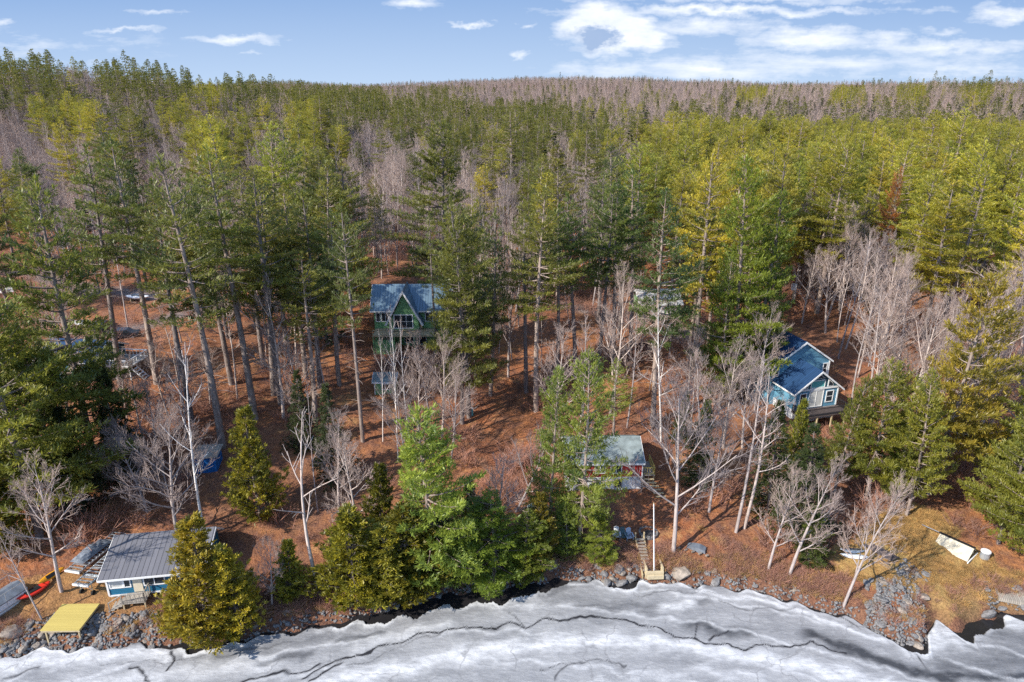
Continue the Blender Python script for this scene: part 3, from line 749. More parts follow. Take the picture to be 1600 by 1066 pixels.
def gable_roof(parent, W, D, H, rise, mat, axis='x', ov=.35, x0=0, y0=0, th=.14, ridge=.5, fascia=True, name='roof'):
    """two sloping slabs; ridge along axis"""
    m = MB(); f = MB()
    span = D if axis == 'x' else W; a0 = y0 if axis == 'x' else x0
    k1 = rise/(span*ridge); k2 = rise/(span*(1-ridge)); e = .03
    A = (a0-ov, H-k1*ov+e); Rg = (a0+span*ridge, H+rise+e); B = (a0+span+ov, H-k2*ov+e)
    poly = [A, Rg, B, (B[0], B[1]+th), (Rg[0], Rg[1]+th*1.15), (A[0], A[1]+th)]
    lo, hi = ((x0-ov, x0+W+ov) if axis == 'x' else (y0-ov, y0+D+ov))
    ax = 'x' if axis == 'x' else 'y'
    m.prism(poly, ax, lo, hi); o = m.build(name, mat, parent)
    if fascia:
        p2 = [(A[0]-.02, A[1]-.12), (Rg[0], Rg[1]-.12), (B[0]+.02, B[1]-.12), (B[0]+.02, B[1]+th*.8), (Rg[0], Rg[1]+th*.95), (A[0]-.02, A[1]+th*.8)]
        f.prism(p2, ax, lo-.06, lo-.003); f.prism(p2, ax, hi+.003, hi+.06)
        if axis == 'x': f.box(lo, hi, A[0]-.07, A[0]-.022, A[1]-.1, A[1]+th*.7)
        else: f.box(A[0]-.07, A[0]-.022, lo, hi, A[1]-.1, A[1]+th*.7)
        f.build('fascia', M['white'], o)
    return o
def window(parent, x, z, w, h, y=0, nx=1, nz=1, frame='white', name='window', face='front', glass='glass', bw=.1):
    """framed opening on the front (y) or side (x) wall: window > pane"""
    f = MB(); g = MB()
    def bx(m, a, b, c, d, p, q):
        if face == 'front': m.box(a, b, y-q, y-p, c, d)
        elif face == 'left': m.box(y-q, y-p, a, b, c, d)
        else: m.box(y+p, y+q, a, b, c, d)
    bx(f, x-bw, x+w+bw, z-bw, z, .0, .07); bx(f, x-bw, x+w+bw, z+h, z+h+bw, .0, .07)
    bx(f, x-bw, x, z, z+h, .0, .07); bx(f, x+w, x+w+bw, z, z+h, .0, .07)
    for i in range(1, nx): bx(f, x+w*i/nx-.035, x+w*i/nx+.035, z, z+h, .0, .06)
    for i in range(1, nz): bx(f, x, x+w, z+h*i/nz-.03, z+h*i/nz+.03, .0, .055)
    bx(g, x, x+w, z, z+h, .0, .03)
    o = f.build(name, M[frame], parent); g.build('pane', M[glass], o)
    return o
def railing(parent, pts, z, h=.95, mat='white', bal=.28, name='railing', bar=.03):
    m = MB()
    for (x0, y0), (x1, y1) in zip(pts[:-1], pts[1:]):
        L = math.hypot(x1-x0, y1-y0); n = max(1, int(L/bal))
        m.bar((x0, y0, z+h), (x1, y1, z+h), bar*1.5, n=4); m.bar((x0, y0, z+.12), (x1, y1, z+.12), bar, n=4)
        for i in range(n+1):
            t = i/n; m.bar((x0+(x1-x0)*t, y0+(y1-y0)*t, z), (x0+(x1-x0)*t, y0+(y1-y0)*t, z+h), bar*(1.6 if i in (0, n) else .7), n=4)
    return m.build(name, M[mat], parent)

# 1 turquoise cottage by the water
e = at_px(172, 936, 'lakeside_cottage', R(8.5)); tag(e, 'turquoise one-storey cottage with ribbed dark metal roof beside the yellow platform', 'cottage')
foot(e, [(2, 3, 3.6), (6, 3, 3.6), (9, 3, 3), (2, -1, 1.2)])
W_, D_, H_ = 8.2, 5.9, 2.45
m = MB(); m.box(0, W_, 0, D_, .35, H_); b = m.build('wall', M['tealside'], e)
for x in (.3, 2.4, 4.8, 7.9):
    for y in (.3, 5.5): m = MB(); m.box(x-.2, x+.2, y-.2, y+.2, -.8, .348); m.build('foundation_block', M['concrete'], e)
m = MB(); m.box(-.06, .10, -.06, -.003, .35, 2.4); m.box(-.06, -.003, 0, .1, .35, 2.4); m.box(W_-.1, W_+.06, -.06, -.003, .35, 2.4); m.box(0, W_, -.05, -.003, .25, .4); m.build('corner_trim', M['white'], e)
gable_roof(e, W_, D_, H_, 1.25, M['cabinroof'], 'x', .45, ridge=.72)
window(e, .3, 1.2, 1.0, .8, 0, 1, 1, glass='curtain'); window(e, 1.5, 1.2, .45, .8, 0, 1, 1)
window(e, 3.2, 1.2, 1.7, .8, 0, 2, 1); window(e, 6.3, 1.2, 1.3, .8, 0, 2, 1); window(e, 2, 1.2, .9, .9, 0, 1, 1, face='left')
m = MB(); m.box(2.2, 3.0, -.06, -.003, .55, 2.3); d_ = m.build('door', M['doorbeige'], e); m = MB(); m.bar((2.9, -.07, 1.5), (2.9, -.14, 1.5), .03); m.build('handle', M['alu'], d_)
st = empty('porch_steps', e.matrix_world @ Vector((0, 0, 0)), 0); st.location = e.location; st.rotation_euler = e.rotation_euler; tag(st, 'weathered grey landing with railing and steps at the cottage door', 'steps')
m = MB(); m.box(1.6, 3.6, -1.5, -.1, .42, .52); m.build('landing', M['rawwood'], st)
for x in (1.7, 3.5):
    for y in (-1.4, -.2): m = MB(); m.box(x-.06, x+.06, y-.06, y+.06, -.6, .418); m.build('post', M['beam'], st)
for k in range(3):
    m = MB(); m.box(1.6-.34*(k+1), 1.6-.34*k-.02, -1.5, -.3, .42-.17*(k+1)-.05, .42-.17*(k+1)+.03); m.build('tread', M['rawwoody'], st)
railing(st, [(1.65, -1.47), (3.55, -1.47), (3.55, -.15)], .52, .9, 'rawwood', .35, bar=.045)
m = MB(); m.bar((1.65, -1.47, 1.4), (.5, -1.47, .7), .05, n=4); m.bar((.5, -1.47, .75), (.5, -1.47, -.3), .05, n=4); m.build('handrail', M['rawwood'], st)

# 2 yellow platform
c4 = [G(u, v) for u, v in ((70, 996), (132, 992), (152, 955), (98, 958))]
cx = sum(p[0] for p in c4)/4; cy = sum(p[1] for p in c4)/4; ang = math.atan2(c4[1][1]-c4[0][1], c4[1][0]-c4[0][0])
e = empty('wooden_platform', (cx, cy, hz(cx, cy)-.1), ang); tag(e, 'new yellow board platform on short posts at the rocky shore', 'platform'); FOOTPRINTS.append((cx, cy, 3))
hw = 1.65; hd = 1.6
m = MB(); m.box(-hw, hw, -hd, hd, .72, .78); m.build('deck_boards', M['newwood'], e)
m = MB()
for y in (-hd+.04, hd-.1): m.box(-hw+.02, hw-.02, y, y+.06, .52, .718)
for x in (-hw+.05, 0, hw-.1): m.box(x, x+.06, -hd+.12, hd-.12, .54, .716)
m.build('joist', M['beam'], e)
for x in (-hw+.25, hw-.25):
    for y in (-hd+.25, hd-.25): m = MB(); m.box(x-.06, x+.06, y-.06, y+.06, -1.1, .715); m.build('post', M['beam'], e)

# 3 rolling dock sections beside the cottage
def dock(u, v, rz, L, W, h, label, wheels=True, tarp=False):
    e = at_px(u, v, 'dock_section', rz); tag(e, label, 'dock', 'dock sections stored beside the cottage'); foot(e, [(0, L*.25, 1.4), (0, L*.75, 1.4)])
    m = MB()
    for x in (-W/2, W/2-.06): m.box(x, x+.06, 0, L, h-.14, h)
    for k in range(int(L/1.2)+1): m.box(-W/2+.065, W/2-.065, k*1.2, k*1.2+.06, h-.12, h-.03)
    m.build('frame', M['alu'], e)
    m = MB(); k = .03
    while k < L-.2: m.box(-W/2+.02, W/2-.02, k, k+.13, h+.005, h+.035); k += .42
    m.build('slat', M['alu'], e)
    for y in (.5, L-.6):
        for x in (-W/2+.15, W/2-.15):
            m = MB(); m.bar((x, y, h-.14), (x, y, .1), .045, n=5); m.build('leg', M['beam'], e)
            if wheels and y < 1:
                m = MB(); m.bar((x-.08, y, .22), (x+.08, y, .22), .24, n=12); m.build('wheel', M['rubber'], e)
    m = MB(); m.bar((-W/2+.15, .5, .5), (W/2-.15, .5, h-.2), .025, n=4); m.bar((W/2-.15, .5, .5), (-W/2+.15, .5, h-.2), .025, n=4); m.build('brace', M['alu'], e)
    m = MB(); m.box(-W/2-.05, W/2+.05, -.08, -.003, h-.16, h+.03); m.build('end_board', M['white'], e)
    return e
dk = dock(131, 934, R(-9), 7.5, 1.5, 1.45, 'raised grey slatted dock section on wheels directly left of the cottage')
dock(116, 905, R(-12), 6.0, 1.5, .9, 'lower grey dock section lying left of the raised wheeled one', False)
e = at_px(122, 892, 'covered_gear', R(-14), .9); tag(e, 'rumpled dark bluish tarp heap lying on the lower dock section', 'tarp')
m = MB(); r = np.random.default_rng(5); nx_, ny_ = 10, 16
vs = [(-.75+1.5*i/(nx_-1), 3.6*j/(ny_-1), (.08+.5*math.sin(math.pi*i/(nx_-1))*math.sin(math.pi*j/(ny_-1))+r.normal(0, .06)) if 0 < i < nx_-1 and 0 < j < ny_-1 else .0) for j in range(ny_) for i in range(nx_)]
m.add(vs, [(j*nx_+i, j*nx_+i+1, (j+1)*nx_+i+1, (j+1)*nx_+i) for j in range(ny_-1) for i in range(nx_-1)]); m.build('tarp', M['greytarp'], e)

# 4 covered pontoon boat at the left edge
e = at_px(-26, 972, 'pontoon_boat', R(-22)); tag(e, 'grey covered pontoon boat parked at the left edge', 'boat'); e.scale = (.85, .62, .85); foot(e, [(0, 1, 1.8), (0, 3, 1.8)])
for x in (-.85, .85): m = MB(); m.bar((x, -.2, .35), (x, 5.6, .35), .30, .30, 10); m.bar((x, -.75, .45), (x, -.2, .35), .06, .30, 10); m.build('pontoon', M['alu'], e, smooth=False)
m = MB(); m.box(-1.2, 1.2, -.2, 5.6, .66, .74); m.build('deck', M['alu'], e)
m = MB(); m.box(-1.22, -1.17, -.1, 5.5, .75, 1.45); m.box(1.17, 1.22, -.1, 5.5, .75, 1.45); m.box(-1.16, 1.16, -.15, -.10, .75, 1.45); m.box(-1.16, 1.16, 5.45, 5.5, .75, 1.45); m.build('side_panel', M['white2'], e)
m = MB(); m.prism([(-1.27, 1.4), (1.27, 1.4), (1.27, 1.5), (.1, 2.1), (-.1, 2.1), (-1.27, 1.5)], 'y', -.2, 5.6); m.build('cover', M['greytarp'], e)
m = MB()
for x, y in ((-1.2, -.1), (1.2, -.1), (-1.2, 2.6), (1.2, 2.6), (-1.2, 5.4), (1.2, 5.4)): m.bar((x, y, .7), (x*1.06, y, 2.5), .03, n=4)
for a, b in (((-1.27, -.1, 2.5), (1.27, -.1, 2.5)), ((-1.27, 5.4, 2.5), (1.27, 5.4, 2.5)), ((-1.27, -.1, 2.5), (-1.27, 5.4, 2.5)), ((1.27, -.1, 2.5), (1.27, 5.4, 2.5))): m.bar(a, b, .035, n=4)
m.build('canopy_frame', M['alu'], e)
# 5 kayaks
def hull(parent, name, L, B, H, mat, n=14):
    m = MB(); ring = 10; vs = []
    for i in range(n+1):
        t = i/n; w = max(.02, math.sin(math.pi*t)**.6); 
        for k in range(ring):
            a = 2*math.pi*k/ring; vs.append((math.cos(a)*B/2*w, (t-.5)*L, H/2+math.sin(a)*H/2*(w if math.sin(a) < 0 else .55*w)+.12*(2*t-1)**2))
    m.add(vs, [(i*ring+k, i*ring+(k+1) % ring, (i+1)*ring+(k+1) % ring, (i+1)*ring+k) for i in range(n) for k in range(ring)]+[tuple(range(ring)), tuple(range(n*ring, (n+1)*ring))])
    return m.build(name, mat, parent, smooth=True)
e = at_px(54, 928, 'kayak', R(-32), .05); tag(e, 'red plastic boat lying beside the grey covered boat', 'kayak'); hull(e, 'hull', 2.9, 1.15, .55, M['red']); m = MB(); m.box(-.3, .3, -.7, .5, .40, .46); m.build('seat', M['black'], e); FOOTPRINTS.append((e.location.x, e.location.y, 1.5))
e = at_px(80, 903, 'kayak', R(-22), .15); tag(e, 'yellow-orange kayak leaning between the red boat and the bare tree', 'kayak'); e.rotation_euler = (0, R(38), R(-24)); hull(e, 'hull', 2.5, .62, .4, M['yellow']); m = MB(); m.box(-.18, .18, -.5, .4, .29, .34); m.build('seat', M['black'], e)
# 6 navy shed
e = at_px(307, 741, 'garden_shed', R(6)); tag(e, 'small navy blue shed with a white lattice panel', 'shed'); foot(e, [(1.3, 1.1, 2.2)])
wall(e, 'wall', 2.3, 2.2, 2.0, M['navy']); m = MB(); m.prism([(-.2, 2.02), (2.4, 2.28), (2.4, 2.38), (-.2, 2.12)], 'x', -.25, 2.55); m.build('roof', M['rawwood'], e)
m = MB()
for k in range(5): m.box(.38, .80, -.04, -.003, .55+.27*k, .60+.27*k)
for k in range(3): m.box(.38+.18*k, .43+.18*k, -.065, -.042, .5, 1.75)
m.build('lattice_panel', M['white'], e)
m = MB(); m.box(1.2, 1.95, -.04, -.003, .1, 1.8); d_ = m.build('door', M['navy'], e); m = MB(); m.box(1.28, 1.32, -.09, -.042, .9, 1.05); m.build('handle', M['alu'], d_)
# 7 green shed
e = at_px(586, 617, 'garden_shed', R(0)); tag(e, 'small green shed with white-framed window under tall trees', 'shed'); foot(e, [(1.5, 1.2, 2.4)])
wall(e, 'wall', 2.75, 2.4, 1.95, M['greenside'], gable='x', rise=.7); gable_roof(e, 2.75, 2.4, 1.95, .7, M['greyroof'], 'x', .22)
window(e, 1.0, .85, 1.0, .65, 0, 2, 1); m = MB(); m.box(-.03, .07, -.04, -.003, -.2, 1.95); m.box(2.68, 2.78, -.04, -.003, -.2, 1.95); m.build('corner_trim', M['white'], e)
# 8 little metal-roofed shed
e = at_px(832, 842, 'pump_shed', R(4)); tag(e, 'little grey-green shed with pale metal roof half hidden by pine boughs', 'shed'); foot(e, [(1, 1.5, 1.9)])
wall(e, 'wall', 1.8, 3.2, 1.7, M['darkteal'], gable='y', rise=.5); gable_roof(e, 1.8, 3.2, 1.7, .5, M['metalroof'], 'y', .2)
window(e, .5, .7, .7, .5, 0, 2, 1)
# 9 red house
e = at_px(884, 768, 'red_house', R(1.5)); tag(e, 'red-sided camp with grey roof over a white basement level, behind the tall bright pine', 'house')
foot(e, [(1.5, 3, 4.), (4.5, 3, 4.), (7.2, 3, 4.), (9.3, 2, 1.6)])
W_, D_ = 8.5, 6.2
m = MB(); m.box(.05, W_-.05, .05, D_-.05, -1, 1.72); m.build('basement_wall', M['concrete'], e)
m = MB(); m.box(0, W_, 0, D_, 1.725, 3.55); m.build('wall', M['redside'], e)
m = MB(); m.prism([(0, 3.552), (D_, 3.552), (D_/2, 5.0)], 'x', .0, W_); m.build('gable_wall', M['redside'], e)
m = MB(); m.box(-.04, W_+.04, -.04, -.003, 1.66, 1.80); m.box(-.04, .07, -.035, -.002, 1.803, 3.5); m.box(W_-.07, W_+.04, -.035, -.002, 1.803, 3.5); m.build('corner_trim', M['white'], e)
rf = gable_roof(e, W_, D_, 3.55, 1.5, M['greyroof'], 'x', .18)
m = MB(); m.box(3.0, 3.5, 3.9, 4.4, 4.2, 5.7); m.build('chimney', M['rock2'], rf)
for x in (1.1, 3.3): window(e, x, 2.35, .95, .85, 0, 2, 1)
window(e, 5.0, 2.3, 1.1, .95, 0, 2, 1, glass='glass')
for x, w_ in ((1.6, .6), (3.0, .6), (5.5, .7)): window(e, x, .45, w_, .9, .05, 1, 1, frame='rawwood')
m = MB(); m.box(7.0, 7.8, 0, .046, -.2, 1.5); m.build('door', M['white'], e)
m = MB(); m.box(W_+.05, W_+1.5, .2, 3.2, 1.75, 1.85); m.build('deck', M['rawwoody'], e)
for x, y in ((W_+1.4, .3), (W_+1.4, 3.1), (W_+.2, .3)): m = MB(); m.box(x-.06, x+.06, y-.06, y+.06, -1.2, 1.745); m.build('deck_post', M['beam'], e)
railing(e, [(W_+.08, .25), (W_+1.45, .25), (W_+1.45, 3.15)], 1.85, .9, 'newwood', .25, 'deck_railing', .035)
for k in range(7):
    m = MB(); m.box(W_+.25+.18*k*1.2, W_+1.35+.18*k*1.2, .1-.30*(k+1), .1-.30*k-.04, 1.7-.26*(k+1), 1.7-.26*(k+1)+.06); m.build('stair_tread', M['beam'], e)
# 10 blue house
e = at_px(1237, 655, 'blue_house', R(15)); tag(e, 'blue-grey house with navy roofs and a glazed front gable on the right', 'house')
foot(e, [(3, 2, 4.2), (3, 7, 5), (3, 12, 5), (3, -1.5, 2)])
W_ = 6.2
m = MB(); m.box(0, W_, 0, 4.0, -1, 1.25); m.build('basement_wall', M['concrete'], e)
m = MB(); m.box(-.0, W_, -.02, 4.0, 1.255, 3.85); m.build('wall', M['blueside'], e)
m = MB(); m.prism([(0, 3.855), (W_, 3.855), (W_/2, 6.2)], 'y', -.02, 4.0); m.build('gable_wall', M['darkteal'], e)
gable_roof(e, W_, 3.5, 3.85, 2.35, M['navyroof'], 'y', .5)
m = MB(); m.box(-.6, 7.8, 4.02, 13, -1, 5.7); m.build('wall', M['blueside'], e)
m = MB(); m.prism([(-.6, 5.702), (7.8, 5.702), (3.6, 8.5)], 'y', 4.02, 13); m.build('gable_wall', M['blueside'], e)
gable_roof(e, 8.4, 8.98, 5.7, 2.8, M['navyroof'], 'y', .3, x0=-.6, y0=4.02)
m = MB(); m.box(-.2, W_+.2, -.12, -.03, 3.72, 3.92); m.build('trim_band', M['white'], e)
m = MB(); m.box(-.66, -.48, 3.95, 4.015, 3.9, 5.6); m.box(7.68, 7.86, 3.95, 4.015, 0, 5.6); m.box(-.05, .12, -.09, -.023, 1.3, 3.7); m.box(W_-.12, W_+.05, -.09, -.023, 1.3, 3.7); m.build('corner_trim', M['white'], e)
window(e, 2.1, 1.45, 1.9, 2.1, -.02, 2, 1, glass='curtain'); window(e, .75, 1.9, .8, 1.4, -.02, 1, 2); window(e, 4.6, 1.9, .9, 1.4, -.02, 1, 2)
window(e, 2.1, 4.05, 1.9, .85, -.02, 1, 1, glass='teal')
def shaped(parent, pts):
    f = MB(); f.prism(pts, 'y', -.09, -.022); o = f.build('window', M['white'], parent)
    cx = sum(p[0] for p in pts)/len(pts); cz = sum(p[1] for p in pts)/len(pts)
    g = MB(); g.prism([(cx+(p[0]-cx)*.72, cz+(p[1]-cz)*.68) for p in pts], 'y', -.12, -.093); g.build('pane', M['glass'], o)
shaped(e, [(2.2, 5.2), (4.0, 5.2), (3.1, 5.9)]); shaped(e, [(.75, 4.0), (1.65, 4.0), (1.65, 5.0), (.95, 4.5)]); shaped(e, [(4.5, 4.0), (5.4, 4.0), (5.2, 4.5), (4.5, 5.0)])
window(e, -.25, 4.25, .4, 1.1, 4.02, 1, 2); window(e, 6.95, 3.9, .5, 1.3, 4.02, 1, 2); window(e, 5.2, 3.6, .8, 1.4, -.6, 1, 2, face='left'); window(e, 9.0, 3.6, .9, 1.4, -.6, 1, 2, face='left')
m = MB(); m.box(-.3, W_+.3, -2.2, -.1, 1.05, 1.2); m.build('deck', M['darkwood'], e)
for x in (-.1, 2, 4.1, 6.1): m = MB(); m.box(x-.07, x+.07, -2.15, -2.0, -1.5, 1.04); m.build('deck_post', M['beam'], e)
railing(e, [(-.25, -.2), (-.25, -2.15), (W_+.25, -2.15), (W_+.25, -.2)], 1.2, .95, 'black', .16, 'deck_railing', .035)
# 11 green house
e = at_px(586, 542, 'green_house', R(1)); tag(e, 'green two-storey house with steep glazed A-frame bay and blue-grey metal roof', 'house')
foot(e, [(2, 4, 5), (6, 4, 5.5), (11, 4, 5), (5, 0, 3)])
W_, D_ = 11.6, 7.4
m = MB(); m.box(0, W_, 1.0, D_, -1, 6.0); m.build('wall', M['greenside'], e)
gable_roof(e, W_, D_-1, 6.0, 2.8, M['metalroof'], 'x', .5, y0=1.0)
m = MB(); m.prism([(1.0, 6.002), (D_, 6.002), (4.2, 8.75)], 'x', .02, W_-.02); m.build('gable_wall', M['greenside'], e)
m = MB(); m.prism([(2.7, 3.0), (7.1, 3.0), (7.1, 4.4), (4.9, 8.7), (2.7, 4.4)], 'y', -.6, .995); m.build('bay_wall', M['greenside'], e)
m = MB()
for s in (-1, 1):
    P_ = [(4.9+s*2.75, 3.9), (4.9, 9.05), (4.9, 9.35), (4.9+s*2.95, 3.9)]
    m.prism(P_, 'y', -1.1, 4.6)
a_fr = m.build('bay_roof', M['metalroof'], e)
m = MB()
for s in (-1, 1): m.prism([(4.9+s*2.7, 3.85), (4.9, 8.95), (4.9, 9.42), (4.9+s*3.02, 3.85)], 'y', -1.2, -1.103)
m.build('fascia', M['white'], a_fr)
window(e, 3.4, 3.35, 2.7, 2.0, -.6, 3, 2, bw=.14); window(e, .35, 3.9, .55, 1.3, 1.0, 1, 1); window(e, 1.2, 3.9, 1.1, 1.3, 1.0, 2, 1); window(e, 8.0, 3.9, 1.6, 1.3, 1.0, 3, 1); window(e, 9.9, 3.9, 1.2, 1.3, 1.0, 2, 1)
m = MB(); m.box(.2, 9.6, -2.6, .99, 2.55, 2.7); m.build('deck', M['beam'], e)
m = MB(); m.box(.4, 3.4, -2.4, .98, -1, 1.9); m.build('lower_bay_wall', M['greenside'], e)
for x in (.3, 3.5, 6.5, 9.5): m = MB(); m.box(x-.08, x+.08, -2.55, -2.42, -1.5, 2.545); m.build('deck_post', M['greenside'], e)
window(e, 4.6, .4, 1.3, 1.2, 1.0, 2, 1); window(e, 6.9, .1, 1.0, 1.9, 1.0, 1, 1)
railing(e, [(.25, -2.55), (9.55, -2.55)], 2.7, .9, 'beam', .5, 'deck_railing', .04)
# 12 garage
e = at_px(1000, 498, 'garage', R(3)); tag(e, 'pale-roofed garage with white doors behind the whitish bare tree', 'garage'); foot(e, [(2, 3, 3.5), (5, 3, 3.5)])
wall(e, 'wall', 7.0, 6.0, 2.7, M['greenside'], gable='x', rise=1.6); gable_roof(e, 7.0, 6.0, 2.7, 1.6, M['paleshingle'], 'x', .35)
for x in (.5, 2.5, 4.6):
    m = MB(); m.box(x, x+1.7, -.06, -.003, -.1, 2.15); d_ = m.build('garage_door', M['white'], e)
    m = MB()
    for k in range(3): m.box(x+.2+.5*k, x+.5+.5*k, -.085, -.062, 1.65, 1.95)
    m.build('pane', M['glass'], d_)
# 13 deck with white railing on the upper left, and the low dark-roofed house it belongs to
e = at_px(66, 592, 'dark_roofed_house', R(-6)); tag(e, 'low house with a dark roof and white-railed deck hidden behind the left pines', 'house'); foot(e, [(3, 3, 4.5), (9, 3, 4.), (12, 2, 3)])
m = MB(); m.box(0, 8, 0, 7, -1, 2.9); m.build('wall', M['darkteal'], e); m = MB(); m.prism([(0, 2.902), (7, 2.902), (3.5, 4.6)], 'x', .02, 7.98); m.build('gable_wall', M['darkteal'], e)
gable_roof(e, 8, 7, 2.9, 1.7, M['navyroof'], 'x', .4); window(e, 1.2, 1.2, 1.2, 1.1, 0, 2, 1); window(e, 4.5, 1.2, 1.6, 1.1, 0, 2, 1)
m = MB(); m.box(8.05, 12.6, 1.0, 5.5, 1.6, 1.75); m.build('deck', M['rawwood'], e)
for x in (8.3, 10.3, 12.4):
    for y in (1.2, 5.3): m = MB(); m.box(x-.07, x+.07, y-.07, y+.07, -2.0, 1.595); m.build('deck_post', M['white'], e)
railing(e, [(8.1, 1.05), (12.5, 1.05), (12.5, 5.4)], 1.75, 1.0, 'white', .55, 'deck_railing', .055)
m = MB(); m.bar((12.6, 1.3, 1.6), (15, 1.3, -.8), .08, n=4); m.bar((12.6, 2.4, 1.6), (15, 2.4, -.8), .08, n=4)
for k in range(7): m.box(12.75+.33*k, 13.0+.33*k, 1.35, 2.35, 1.35-.33*k, 1.40-.33*k)
m.build('stairs', M['white'], e); railing(e, [(8.1, 5.4), (12.5, 5.4)], 1.75, 1.0, 'white', .55, 'deck_railing', .055)
# 14 cars, boat, pile
def car(u, v, rz, label):
    e = at_px(u, v, 'parked_car', rz); tag(e, label, 'car'); foot(e, [(0, 0, 2.4)])
    m = MB(); m.prism([(-2.2, .35), (2.2, .35), (2.25, .75), (2.1, .95), (1.2, 1.05), (.6, 1.5), (-1.2, 1.52), (-1.9, 1.05), (-2.25, .95)], 'y', -.85, .85); m.build('body', M['carpaint'], e)
    m = MB(); m.prism([(1.12, 1.06), (.58, 1.44), (-1.12, 1.46), (-1.75, 1.06)], 'y', -.875, -.853); m.prism([(1.12, 1.06), (.58, 1.44), (-1.12, 1.46), (-1.75, 1.06)], 'y', .853, .875); m.build('side_window', M['glass'], e)
    for x in (-1.4, 1.4):
        for y in (-.8, .8):
            m = MB(); m.bar((x, y-.1, .33), (x, y+.1, .33), .33, n=14); o = m.build('wheel', M['rubber'], e); m = MB(); m.bar((x, y-.115, .33), (x, y+.115, .33), .18, n=10); m.build('rim', M['alu'], o)
car(195, 528, R(12), 'dark car parked at the end of the grey drive on the left')
car(160, 516, R(100), 'dark vehicle nosed in behind the white-railed deck')
def coveredboat(u, v, rz, label, L=4.5):
    e = at_px(u, v, 'stored_boat', rz, .35); tag(e, label, 'boat'); hull(e, 'hull', L, 1.7, .9, M['white2']); m = MB(); m.box(-.5, .5, -L*.25, L*.2, .70, .84); m.build('seat', M['greytarp'], e)
    m = MB(); m.box(-.6, .6, -1, -.9, -.5, .2); m.box(-.6, .6, 1, 1.1, -.5, .2); m.build('cradle', M['beam'], e); foot(e, [(0, 0, 1.8)])
coveredboat(86, 530, R(30), 'white stored boat above the low dark-roofed house')
coveredboat(132, 512, R(75), 'white stored boat beside the grey drive, behind the railed deck')
coveredboat(8, 462, R(80), 'white boat among timbers at the far left edge', 5)
coveredboat(216, 470, R(85), 'white covered boat at the roadside on the upper left')
e = at_px(14, 452, 'timber_pile', R(-30)); tag(e, 'pile of pale timbers at the far left edge', 'timber pile')
for k in range(9):
    m = MB(); z_ = .12+.22*(k//4); m.box(-2.2, 2.4, -.6+.36*(k % 4)+.1*(k//4), -.35+.36*(k % 4)+.1*(k//4), z_, z_+.18); m.build('timber', M['concrete'], e)
for (u, v, s, lb) in [(396, 487, 1.0, 'larger pale boulder beside the drive through the grove'), (418, 482, .7, 'smaller pale boulder beside the drive through the grove')]:
    pass
# 15 canoes, bench dock, shelter on the lawn
e = at_px(1334, 872, 'silver_boat', R(80)); tag(e, 'front one of two overturned silver boats beneath the forked shore tree', 'boat', 'overturned silver boats'); hull(e, 'hull', 2.6, .75, .42, M['white2']); m = MB(); m.box(-.03, .03, -1.1, 1.1, .33, .40); m.build('keel', M['alu'], e); FOOTPRINTS.append((e.location.x, e.location.y, 1.6))
e = at_px(1331, 863, 'silver_boat', R(84)); tag(e, 'rear one of two overturned silver boats, with dark band', 'boat', 'overturned silver boats'); hull(e, 'hull', 2.4, .75, .42, M['alu']); m = MB(); m.box(-.03, .03, -1.0, 1.0, .33, .40); m.build('keel', M['black'], e)
e = at_px(1392, 878, 'picnic_bench', R(32)); tag(e, 'dark weathered bench frame lying on the lawn', 'bench'); foot(e, [(0, .5, 1.8)])
m = MB(); m.box(-.55, .55, -.3, 2.6, .45, .52); m.build('top_board', M['darkwood'], e)
for x in (-.95, .8): m = MB(); m.box(x, x+.15, -.3, 2.6, .22, .28); m.build('seat_board', M['darkwood'], e)
for y in (0, 2.2): m = MB(); m.bar((-.9, y, 0), (-.3, y, .44), .05, n=4); m.bar((.9, y, 0), (.3, y, .44), .05, n=4); m.bar((-.9, y, .2), (.9, y, .2), .04, n=4); m.build('leg', M['darkwood'], e)
e = at_px(1519, 872, 'folded_shelter', R(38)); tag(e, 'tan two-panel shelter with dark ridge strip standing on the lawn', 'shelter'); foot(e, [(0, 1.5, 2.2)])
m = MB(); m.prism([(-1.25, .15), (-1.2, .1), (-.05, 1.05), (-.12, 1.12)], 'y', 0, 3.1); m.build('panel', M['tan'], e)
m = MB(); m.prism([(1.1, .3), (1.05, .22), (.12, 1.0), (.18, 1.1)], 'y', .1, 2.9); m.build('panel', M['tan'], e)
m = MB(); m.box(-.10, .16, -.05, 3.2, 1.10, 1.2); m.build('ridge_strip', M['black'], e)
m = MB(); m.prism([(-1.0, .1), (.95, .1), (.03, .98)], 'y', .15, .2); m.prism([(-1.0, .1), (.95, .1), (.03, .98)], 'y', 2.85, 2.9); m.build('end_panel', M['tan'], e)
m = MB(); m.box(-1.3, 1.1, -.12, -.02, 0, .14); m.build('base_rail', M['white'], e); m = MB(); m.bar((.1, 3.2, 1.1), (-.9, 4.6, 1.7), .04, n=5); m.build('pole', M['alu'], e)
e = at_px(1538, 872, 'grey_drum', 0); tag(e, 'round grey drum lid at the near end of the tan shelter', 'drum'); m = MB(); m.bar((0, 0, 0), (0, 0, .75), .42, .42, 16); m.build('barrel', M['alu'], e); m = MB(); m.bar((0, 0, .755), (0, 0, .83), .46, .44, 16); m.build('lid', M['white2'], e)
e = at_px(1582, 932, 'concrete_slab', R(-20), .02); tag(e, 'flat grey slab on the lawn near the right rocks', 'slab'); m = MB(); m.box(-1.3, 1.2, -.9, 1.0, -.2, .16); m.build('slab', M['rawwood'], e)
